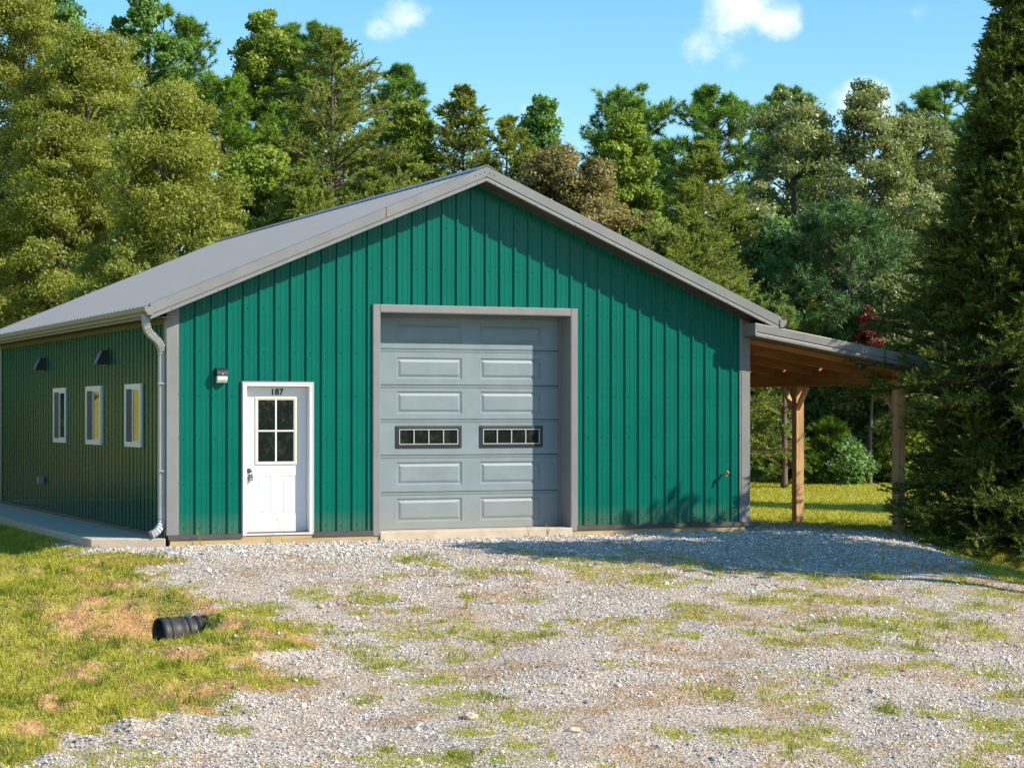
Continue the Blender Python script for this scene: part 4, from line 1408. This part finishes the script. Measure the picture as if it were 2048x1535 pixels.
weed(9.05, -4.55, .34, 7, 'tall seeding grass stalks at the foot of the dark cedar, leftmost pair', 3)
weed(9.55, -4.75, .30, 6, 'tall seeding grass stalks in front of the cedar, right of the other stalks', 5, lean=.9)
weed(1.58, -.16, .42, 4, 'thin weed bending up in front of the white entry door', 8, lean=.7)
weed(5.62, -.22, .22, 8, 'spindly weed at the right end of the garage sill', 11)
weed(5.30, -.25, .15, 6, 'low wispy weed in front of the shaded strip of the garage door', 12)
weed(7.15, -2.85, .20, 10, 'reddish dry weed standing in the blue shade on the gravel', 13, straw_m)
weed(8.9, -4.05, .24, 12, 'bushy tuft with seed heads at the shade edge left of the cedar', 14)
weed(1.9, -6.1, .17, 18, 'solitary leafy green tuft in the middle of the gravel drive', 15, lean=1.0)
weed(.42, -.10, .20, 4, 'thin grass stem against the tan skirt board below the wall light', 16)


# ------------------------------------------------------------------ trees
def unit(v): return v / np.maximum(np.linalg.norm(v, axis=-1, keepdims=True), 1e-9)


def tubes(P0, P1, r0, r1, n=5):
    """tapered prisms; returns V,F(quads)"""
    P0 = np.asarray(P0, float); P1 = np.asarray(P1, float); m = len(P0)
    D = unit(P1 - P0); A = np.where(np.abs(D[:, 2:3]) < .9, [[0, 0, 1.]], [[1., 0, 0]])
    S = unit(np.cross(D, A)); U = np.cross(S, D)
    t = np.arange(n) * 2 * np.pi / n
    ring = S[:, None] * np.cos(t)[None, :, None] + U[:, None] * np.sin(t)[None, :, None]
    a = P0[:, None] + ring * np.asarray(r0, float).reshape(-1, 1, 1); b = P1[:, None] + ring * np.asarray(r1, float).reshape(-1, 1, 1)
    V = np.concatenate([a, b], 1).reshape(-1, 3)
    j = np.arange(n); k = (j + 1) % n
    f = np.stack([j, k, k + n, j + n], -1)
    F = (np.arange(m)[:, None, None] * 2 * n + f[None]).reshape(-1, 4)
    return V, F


def needles(P, D, ln, w, rg):
    """thin triangles from P along D"""
    n = len(P)
    S = unit(np.cross(D, rg.normal(size=(n, 3))))
    w = np.broadcast_to(w, n)[:, None] / 2; ln = np.broadcast_to(ln, n)[:, None]
    return np.stack([P - S * w, P + S * w, P + D * ln], 1)


def leaves_quads(P, ln, w, rg, nb):
    n = len(P)
    D = unit(rg.normal(size=(n, 3)) + np.array([0, 0, -.25]))
    Nn = unit(rg.normal(size=(n, 3)) * .8 + nb)
    S = unit(np.cross(D, Nn)); ln = ln * rg.uniform(.7, 1.25, (n, 1)); w = w * rg.uniform(.7, 1.25, (n, 1))
    return np.stack([P - D * ln / 2, P + S * w / 2 + D * ln * .05, P + D * ln / 2, P - S * w / 2 + D * ln * .05], 1)


def link_tree(name, x, y, zb, crownV, k, tint, mat, segs, bark, label, cat, group, stuff=False):
    root = empty(name, (x, y, zb))
    tag(root, label, cat, group)
    V, F = tubes(*segs)
    np_mesh('trunk', V, 4, bark, root, F=F, smooth=True)
    np_mesh('crown', crownV.reshape(-1, 3), k, mat, root, attrs={'tint': tint})
    return root


def limb_path(p, d, L, nseg, r, rg, wob=.12, up=0.0):
    P0, P1, R0, R1 = [], [], [], []
    d = d / np.linalg.norm(d)
    for i in range(nseg):
        q = p + d * L / nseg
        P0.append(p); P1.append(q); R0.append(r * (1 - i / nseg * .75)); R1.append(r * (1 - (i + 1) / nseg * .75))
        p = q; d = d + rg.normal(0, wob, 3) + np.array([0, 0, up]); d /= np.linalg.norm(d)
    return P0, P1, R0, R1


def broadleaf(name, x, y, zb, H, R_, cb, seed, kind, label, cat, nleaf, ll, lw, clr=.42, ncl=240, group='trees behind the workshop', gap=0.0, lobes=.35, bark=None, top=.62, spire=1.0):
    rg = np.random.default_rng(seed)
    # crown envelope
    t = rg.random(ncl) ** .8; th = rg.uniform(0, 2 * np.pi, ncl)
    env = np.sin(np.pi * np.clip(t * .90 + .09, 0, 1) ** (.75 * spire)) ** top
    ph = rg.uniform(0, 6.28, 4)
    lob = 1 + lobes * (np.sin(th * 2 + ph[0] + t * 4) * .45 + np.sin(th * 3 + ph[1] - t * 7) * .35 + np.sin(t * 15 + ph[2] + th) * .4)
    rad = R_ * env * lob * np.sqrt(rg.uniform(.12, 1, ncl))
    zc = H * (cb + (1 - cb) * t)
    C = np.stack([rad * np.cos(th), rad * np.sin(th), zc], -1)
    C[:, 2] += rg.normal(0, .12, ncl)
    if gap: C = C[rg.random(len(C)) > gap]; ncl = len(C)
    per = max(6, nleaf // ncl)
    sz = clr * rg.uniform(.55, 1.35, ncl)
    dirs = rg.normal(size=(ncl, per, 3)); dirs *= np.array([1, 1, .62])
    r = rg.random((ncl, per, 1)) ** .45
    off = unit(dirs) * r * sz[:, None, None] * np.array([1, 1, .72])
    P = (C[:, None] + off).reshape(-1, 3)
    outw = unit(off).reshape(-1, 3)
    cen = np.array([0, 0, H * (cb + 1) / 2])
    nb = outw * .7 + unit(P - cen) * .7 + np.array([0, 0, .45])
    Q = leaves_quads(P, ll, lw, rg, nb)
    ct = rg.normal(.5, .17, ncl)
    tint = np.clip(np.repeat(ct, per) + rg.normal(0, .20, ncl * per), 0, 1)
    # wood
    segs = ([], [], [], [])
    def add(s):
        for a, b in zip(segs, s): a.extend(b)
    tr = .055 * R_ + .012 * H
    p = np.array([0, 0, -.3]); d = np.array([rg.normal(0, .010), rg.normal(0, .010), 1.0]); n = 9
    nodes = []
    for i in range(n):
        q = p + d * H * .92 / n
        add(([p], [q], [tr * (1 - i / n * .85)], [tr * (1 - (i + 1) / n * .85)]))
        nodes.append((q, tr * (1 - (i + 1) / n * .85))); p = q; d = d + rg.normal(0, .010, 3); d[2] = 1
    order = rg.permutation(ncl)[:min(ncl, 70)]
    zz = np.array([q[2] for q, _ in nodes])
    for i in order:
        c = C[i]; j = int(np.argmin(np.abs(zz - (c[2] - .35 * np.hypot(c[0], c[1]) - .3))))
        a, rr = nodes[j]
        v = c - a; L_ = np.linalg.norm(v)
        mid = a + v * .5 + np.array([0, 0, .08 * L_]) + rg.normal(0, .05 * L_, 3)
        r0 = min(rr * .5, .012 + .018 * L_)
        add(([a, mid], [mid, c], [r0, r0 * .6], [r0 * .6, .006]))
    segs = [np.array(s_) for s_ in segs]
    return link_tree(name, x, y, zb, Q, 4, np.repeat(tint, 4), LEAF[kind], segs, bark or BARK, label, cat, group)


def conifer(name, x, y, zb, H, seed, kind, label, cat, env, nb=90, nt=14, nn=16, lt=.45, ln=.18, wn=.018, spread=.7, up=.15, rise=.25, tuft=True, droop=0.0, cb=.35,
            tr=None, group='trees behind the workshop', umin=.25, sag=.0, lobes=.25, bark=None, whorl=False, lean=None):
    """env: function t in 0..1 (crown base..top) -> radius"""
    rg = np.random.default_rng(seed)
    t = np.sort(rg.random(nb)) if not whorl else np.clip(np.round(rg.random(nb) * whorl) / whorl + rg.normal(0, .006, nb), 0, 1)
    th = rg.uniform(0, 2 * np.pi, nb)
    z0 = H * (cb + (1 - cb) * t * .97)
    ph = rg.uniform(0, 6.28, 3)
    L_ = np.array([env(a) for a in t]) * (1 + lobes * (np.sin(2 * th + ph[0] + 5 * t) * .5 + np.sin(3 * th + ph[1] - 9 * t) * .5)) * rg.uniform(.72, 1.12, nb)
    if lean is not None:      # branches reach further on one side around one height
        az, zc_, zw, amt = lean
        L_ = L_ + amt * np.exp(-((z0 - zc_) / zw) ** 2) * np.clip(np.cos(th - az), 0, 1) ** 2
    L_ = np.maximum(L_, .12)
    el = rise + .55 * (t - .3) * (1 - droop) + rg.normal(0, .12, nb)
    P0 = np.stack([np.zeros(nb), np.zeros(nb), z0 - L_ * np.clip(el, 0, 1) * .5], -1)
    Dh = np.stack([np.cos(th), np.sin(th), np.zeros(nb)], -1)
    dirB = unit(Dh + np.array([0, 0, 1.]) * el[:, None])
    P1 = P0 + dirB * L_[:, None] / np.maximum(np.linalg.norm(dirB[:, :2], axis=1), .35)[:, None]
    # twigs
    u = rg.uniform(umin, 1.0, (nb, nt)) ** .75
    base = P0[:, None] + (P1 - P0)[:, None] * u[..., None]
    base[..., 2] += sag * L_[:, None] * (u ** 2) * -1 + .04 * np.sin(u * 5)
    Lb = L_[:, None]
    rnd = rg.normal(size=(nb, nt, 3)) * np.array([1, 1, .55])
    D = unit(dirB[:, None] * .75 + rnd * spread + np.array([0, 0, up]))
    lt_ = lt * rg.uniform(.5, 1.2, (nb, nt)) * (.45 + .55 * (1 - u * .4)) * np.clip(Lb / .8, .35, 1)
    if tuft:
        v = rg.beta(5, 1.2, (nb, nt, nn))
    else:
        v = rg.uniform(0.05, 1, (nb, nt, nn))
    NP = base[:, :, None] + D[:, :, None] * (lt_[..., None] * v)[..., None]
    ND = unit(D[:, :, None] * (.55 if tuft else .9) + rg.normal(size=(nb, nt, nn, 3)) * (.75 if tuft else .55) + np.array([0, 0, .15]))
    n = nb * nt * nn
    T = needles(NP.reshape(-1, 3), ND.reshape(-1, 3), (ln * rg.uniform(.6, 1.15, n)), wn, rg)
    tb = rg.normal(.5, .15, (nb, 1, 1)) + rg.normal(0, .16, (nb, nt, 1)) + rg.normal(0, .13, (nb, nt, nn))
    tint = np.clip(tb, 0, 1).reshape(-1)
    # wood
    tr = tr or (.05 + .011 * H)
    s0, s1, r0, r1 = [], [], [], []
    n_ = 10
    for i in range(n_):
        a = -.3 + (H + .1) * i / n_; b = -.3 + (H + .1) * (i + 1) / n_
        s0.append((0, 0, a)); s1.append((0, 0, b)); r0.append(tr * (1 - i / n_ * .93)); r1.append(tr * (1 - (i + 1) / n_ * .93))
    P1s = P1.copy(); P1s[:, 2] -= sag * L_
    s0 = np.concatenate([np.array(s0), P0, base.reshape(-1, 3)[::2]]); s1 = np.concatenate([np.array(s1), P1s, (base + D * lt_[..., None] * .9).reshape(-1, 3)[::2]])
    rb = .008 + .014 * L_
    m2 = len(base.reshape(-1, 3)[::2])
    r0 = np.concatenate([r0, rb, np.full(m2, .006)]); r1 = np.concatenate([r1, rb * .3, np.full(m2, .003)])
    # bend trunk nodes are straight; crown follows
    return link_tree(name, x, y, zb, T, 3, np.repeat(tint, 3), LEAF[kind], (s0, s1, r0, r1), bark or BARKP, label, cat, group)


TREES = [(2.9,26.4,12.3,2.46,'willow'), (4.2,23.6,11.2,2.15,'willow'), (3.9,15.0,8.40,1.58,'willow'), (1.4,27.5,12.9,2.6,'willow'), (3.0,21.9,8.5,2.1,'willow'), (7.2,31.1,13.78,1.36,'bluegreen'), (4.9,32.0,14.21,1.29,'bluegreen'), (8.3,32.8,13.74,1.48,'pine'), (7.6,24.3,10.44,1.42,'brightpine'), (10.4,29.6,13.06,1.22,'yellowgreen'), (13.1,36.1,14.39,0.88,'pine'), (10.9,25.0,12.13,2.21,'virginia'), (11.9,29.0,12.96,1.00,'pine'), (15.4,31.8,12.44,0.84,'pine'), (13.6,26.1,10.33,0.83,'yellowgreen'), (14.9,25.5,10.95,1.46,'virginia'), (16.0,25.0,10.09,1.53,'virginia'), (17.7,26.4,10.62,0.60,'bluegreen'), (15.1,19.9,8.38,1.33,'brown'), (18.0,21.9,9.45,1.07,'yellowgreen'), (16.0,19.5,7.94,1.14,'brown'), (22.8,30.8,12.10,1.50,'pine'), (25.2,29.7,12.10,1.34,'pine'), (29.4,32.2,12.73,1.26,'pine'), (21.0,22.8,9.36,1.59,'virginia'), (18.1,18.6,6.73,1.90,'virginia'), (24.4,23.5,10.70,1.87,'oak'), (26.3,22.6,10.91,1.72,'oak'), (28.9,23.7,10.48,1.48,'oak'), (33.6,29.2,12.79,1.24,'pine'), (31.9,24.5,11.07,1.38,'pine'), (22.4,21.1,6.84,1.64,'dark'), (23.6,19.5,7.15,1.74,'darkpine'), (24.1,18.1,5.21,1.18,'oak'), (19.9,20.0,5.21,1.32,'dark'), (22.6,19.6,4.95,0.80,'youngpine'), (23.0,17.6,4.15,0.62,'redmaple'), (8.0,22.0,8.25,1.49,'yellowgreen'), (8.3,19.6,7.64,1.43,'virginia'), (10.5,20.9,7.88,1.37,'virginia'), (12.0,20.2,7.26,1.37,'virginia'),]
LABELS = ['tall olive green oak at the far left edge, rising behind the side wall', 'rounded olive green oak second from the left edge, behind the grey roof', 'lower olive green oak nearest the rear end of the grey roof', 'dense olive green oak mostly cut off by the left edge', 'low bushy olive oak just above the left eave of the workshop', 'loose blue green tree with sky gaps between the left oaks and the first pine', 'airy blue green treetop above the leftmost oaks', 'tall pine with tufted branches, leftmost pine against the sky', 'bright green pine between the olive oaks and the yellow green tree', 'pointed yellow green tree left of the broad olive pine', 'dark pine tip peeking out behind the pointed yellow green tree', 'broad olive pine with a visible trunk above the left roof slope', 'tufted pine top rising behind the broad olive pine', 'slim tufted pine right of the broad olive pine', 'small bright yellow green tree left of the feathery open pine', 'feathery open topped pine silhouetted on the sky left of the roof peak', 'flat layered pine directly above the roof peak', 'narrow spire of a blue green tree right above the roof peak', 'browning tree with tan leaves right of the roof peak', 'bright yellow green tree in front of the round headed pine', 'tan and olive tree low behind the right roof slope', 'tall round headed pine, first one right of the open sky', 'tall bushy pine between the round headed pine and the silvery oaks', 'pine crown showing over the top of the left silvery oak', 'layered olive pine with a bare trunk left of the silvery oaks', 'wide low olive pine just behind the right roof slope', 'silvery grey green oak, left one of the trio by the small white cloud', 'silvery grey green oak under the small white cloud', 'silvery grey green oak, right one of the trio, beside the cedar', 'dark tufted pine top between the silvery oaks and the cedar', 'pine partly hidden by the top of the near cedar', 'dark leafy tree above the right end of the workshop eave', 'dark shaded pine above the lean-to roof', 'grey green leafy tree beside the cedar above the lean-to roof', 'shaded leafy tree behind the right end of the gable roof', 'pale green young pine standing just above the lean-to roof', 'small tree with crimson leaves above the lean-to roof beside the cedar', 'yellow green tree filling in behind the bright green pine', 'olive pine low behind the middle of the left roof slope', 'olive pine low to the left of the roof peak', 'low olive pine immediately left of the roof peak']


def env_pine(Rm): return lambda t: Rm * (np.interp(t, [0, .25, .6, .85, 1], [.55, .95, 1.0, .72, .25]))
def env_cone(Rm): return lambda t: Rm * (np.interp(t, [0, .2, .6, .85, 1], [.9, 1.0, .72, .38, .08]))
def env_wide(Rm): return lambda t: Rm * (np.interp(t, [0, .3, .7, .9, 1], [.85, 1.0, .82, .5, .12]))


def ground_z(x, y): return float(terrain(x, y)) - .05


for i, ((x, y, zt, R_, kind), label) in enumerate(zip(TREES, LABELS)):
    zb = ground_z(x, y)
    H = zt - zb
    sd = 100 + i * 7
    if kind == 'willow':
        broadleaf('willow_oak', x, y, zb, H, R_ * 1.22, .05, sd, kind, label, 'tree', 105000, .098, .040, clr=.40, ncl=480, lobes=.32, top=.5)
    elif kind == 'bluegreen':
        broadleaf('poplar_tree', x, y, zb, H, R_ * 1.3, .35, sd, kind, label, 'tree', 30000, .13, .085, clr=.36, ncl=150, lobes=.45, gap=.1)
    elif kind == 'yellowgreen':
        broadleaf('sweetgum_tree', x, y, zb, H, R_ * 1.45, .15, sd, kind, label, 'tree', 56000, .12, .075, clr=.34, ncl=230, lobes=.35)
    elif kind == 'brown':
        broadleaf('young_oak', x, y, zb, H, R_ * 1.4, .15, sd, kind, label, 'tree', 48000, .11, .055, clr=.36, ncl=200, lobes=.4)
    elif kind == 'oak':
        broadleaf('oak_tree', x, y, zb, H, R_ * 1.3, .25, sd, kind, label, 'tree', 46000, .13, .058, clr=.38, ncl=250, lobes=.5, gap=.10)
    elif kind == 'dark':
        broadleaf('understory_tree', x, y, zb, H, R_ * 1.1, .05, sd, kind, label, 'tree', 30000, .14, .075, clr=.42, ncl=200, lobes=.4)
    elif kind == 'redmaple':
        broadleaf('maple_sapling', x, y, zb, H, R_ * .8, .80, sd, kind, label, 'tree', 1300, .12, .08, clr=.20, ncl=20, lobes=.4)
    elif kind in ('pine', 'brightpine', 'darkpine'):
        cbv = .34 if kind == 'pine' else .22
        conifer('loblolly_pine', x, y, zb, H, sd, kind, label, 'tree', env_pine(R_ * 1.2), nb=165, nt=17, nn=34, lt=.48, ln=.20, wn=.026, spread=.70, up=.25, rise=.35, cb=cbv, umin=.30)
    elif kind == 'virginia':
        conifer('virginia_pine', x, y, zb, H, sd, kind, label, 'tree', env_cone(R_ * 1.5), nb=230, nt=28, nn=36, lt=.52, ln=.085, wn=.026, spread=.62, up=.10, rise=.22, tuft=False, cb=.12, umin=.12)
    elif kind == 'youngpine':
        conifer('young_pine', x, y, zb, H, sd, kind, label, 'tree', env_cone(R_ * 1.0), nb=110, nt=10, nn=26, lt=.30, ln=.12, wn=.018, spread=.6, up=.3, rise=.5, cb=.1, umin=.2)


# ---- the near eastern red cedar on the right
def cedar_env(t):
    z = t * 9.6
    return float(np.interp(z, [0, .4, 1.4, 2.3, 3.0, 3.7, 5.0, 6.2, 7.6, 8.9, 9.6], [2.25, 2.3, 1.55, 1.65, 2.1, 1.85, 1.30, .95, .68, .38, .10]))


CEDAR = (13.50, -1.05)
zc_ = ground_z(*CEDAR)
conifer('red_cedar', CEDAR[0], CEDAR[1], zc_, 9.6, 5, 'cedar', 'tall dark green cedar with drooping feathery branches at the right of the drive', 'tree', cedar_env, nb=800, nt=40, nn=36, lt=.44, ln=.065, wn=.025,
        spread=.60, up=.12, rise=.18, tuft=False, cb=.015, umin=.12, sag=.10, lobes=.20, group=None, tr=.16, bark=bark_mat('cedar_bark', (.03, .02, .014), (.09, .06, .045)), lean=(R(197), 2.6, .55, 1.35))

# ---- background wood and shrubs
def wood_mass(name, spots, label, kind, seed, per=2600):
    rg = np.random.default_rng(seed)
    Q = []; T = []; S = ([], [], [], [])
    for sp_i in spots:
        x, y, h, r = sp_i[:4]; cbx = sp_i[4] if len(sp_i) > 4 else .05
        zb = ground_z(x, y)
        ncl = 60
        t = rg.random(ncl); th = rg.uniform(0, 6.28, ncl)
        rad = r * np.sin(np.pi * np.clip(t * .85 + .12, 0, 1)) ** .5 * np.sqrt(rg.random(ncl))
        C = np.stack([x + rad * np.cos(th), y + rad * np.sin(th), zb + h * (cbx + (1 - cbx) * t)], -1)
        pn = per // ncl
        off = unit(rg.normal(size=(ncl, pn, 3))) * rg.random((ncl, pn, 1)) ** .4 * .75
        P = (C[:, None] + off).reshape(-1, 3)
        Q.append(leaves_quads(P, .26, .13, rg, unit(off).reshape(-1, 3) + np.array([0, 0, .5])))
        T.append(np.clip(np.repeat(rg.normal(.45, .2, ncl), pn) + rg.normal(0, .15, ncl * pn), 0, 1))
        S[0].append((x, y, zb - .3)); S[1].append((x, y, zb + h * .9)); S[2].append(.14); S[3].append(.03)
    root = empty(name, (spots[0][0], spots[0][1], ground_z(*spots[0][:2])))
    tag(root, label, 'woods', kind='stuff')
    off = np.array(root.location)
    o = np_mesh('foliage', np.concatenate(Q).reshape(-1, 3) - off, 4, LEAF[kind], root, attrs={'tint': np.repeat(np.concatenate(T), 4)})
    V, F = tubes(*[np.array(s) for s in S])
    o2 = np_mesh('trunks', V - off, 4, BARKP, root, F=F, smooth=True)
    for q in (o, o2): q['kind'] = 'stuff'
    return root


rs = random.Random(3)
spots = []
for i in range(64):
    f = i / 63
    x = -12 + f * 62; y = 36 + rs.uniform(-2.5, 6) - f * 4
    spots.append((x, y, rs.uniform(4.0, 6.2), rs.uniform(1.3, 2.1)))
wood_mass('distant_woods', spots, 'dim dark woods seen through gaps behind the first trees', 'dark', 31)
# wood across the road, behind the camera and to the right: seen in the door glass; unseen shadow-casting trees follow
spots = []
for i in range(30):
    f = i / 29
    spots.append((8 + f * 34 + rs.uniform(-1, 1), -46 + f * 26 + rs.uniform(-2, 2), rs.uniform(7, 10), rs.uniform(2.0, 3.0)))
spots += [(11.1, -7.7, 7.3, .55, .84), (12.3, -7.9, 7.7, .95, .70), (13.6, -8.3, 7.9, 1.0, .68), (15.0, -8.7, 7.9, 1.1, .66), (16.6, -9.1, 7.6, 1.2, .64), (14.55, -6.25, 7.55, .5, .84), (18.2, -9.2, 7.0, 1.2, .5), (26.5, 1.3, 11.2, 1.3, .75), (29, .2, 11.5, 1.4, .75), (31.5, -1, 12, 1.5, .75)]  # unseen trees out of frame, added for their shadows on gravel, wall and lawn
wood_mass('roadside_and_shadow_trees', spots, 'woods opposite the workshop mirrored in its door glass, with unseen trees added to shade the drive', 'darkpine', 37, 2400)
# west bank trees, mirrored in the side wall
spots = []
for i in range(22):
    spots.append((-26 + i * 1.25 + rs.uniform(-.6, .6), 52 + rs.uniform(-3, 3) - i * .2, rs.uniform(5, 8), rs.uniform(1.6, 2.4)))
wood_mass('bank_woods', spots, 'woods beyond the grassy bank mirrored in the side wall', 'dark', 41, 2400)

# shrubs at the lawn edge, seen beneath the lean-to
SHRUBS = [(21.5, 20.4, 2.75, 1.0, 'virginia', 'olive pine sapling between the workshop corner and the middle timber post'), (22.9, 20.9, 2.42, 0.82, 'dark', 'dark leafy shrub behind the middle timber post'), (22.0, 18.0, 1.82, 0.65, 'brightpine', 'fresh green pine sapling right of the middle timber post'), (23.8, 19.4, 2.55, 0.94, 'oak', 'pale spotted leafy shrub between the two timber posts'), (24.0, 18.2, 1.88, 0.79, 'yellowgreen', 'leafy shrub just left of the timber post nearest the cedar'), (25.4, 18.6, 2.15, 1.07, 'oak', 'leafy shrub between the nearest timber post and the cedar'), (20.6, 19.7, 1.62, 0.66, 'dark', 'low dark shrub beside the workshop corner at the lawn edge'), (22.4, 17.8, 1.11, 0.58, 'dark', 'low dark shrub at the foot of the pale spotted shrub'), (19.9, 16.7, 4.94, 0.56, 'youngpine', 'little light green pine peeking over the tip of the right eave')]
for i, (x, y, h, r, kind, label) in enumerate(SHRUBS):
    zb = ground_z(x, y)
    if kind in ('virginia', 'youngpine', 'brightpine'):
        conifer('pine_sapling', x, y, zb, h, 500 + i, kind, label, 'shrub', env_wide(r), nb=70, nt=12, nn=22, lt=.36, ln=.10, wn=.018, spread=.6, up=.2, rise=.25, tuft=False, cb=.03, umin=.15, group='shrubs along the lawn edge')
    else:
        broadleaf('shrub', x, y, zb, h, r, .02, 500 + i, kind, label, 'shrub', 13000, .11, .065, clr=.30, ncl=110, group='shrubs along the lawn edge', lobes=.3)
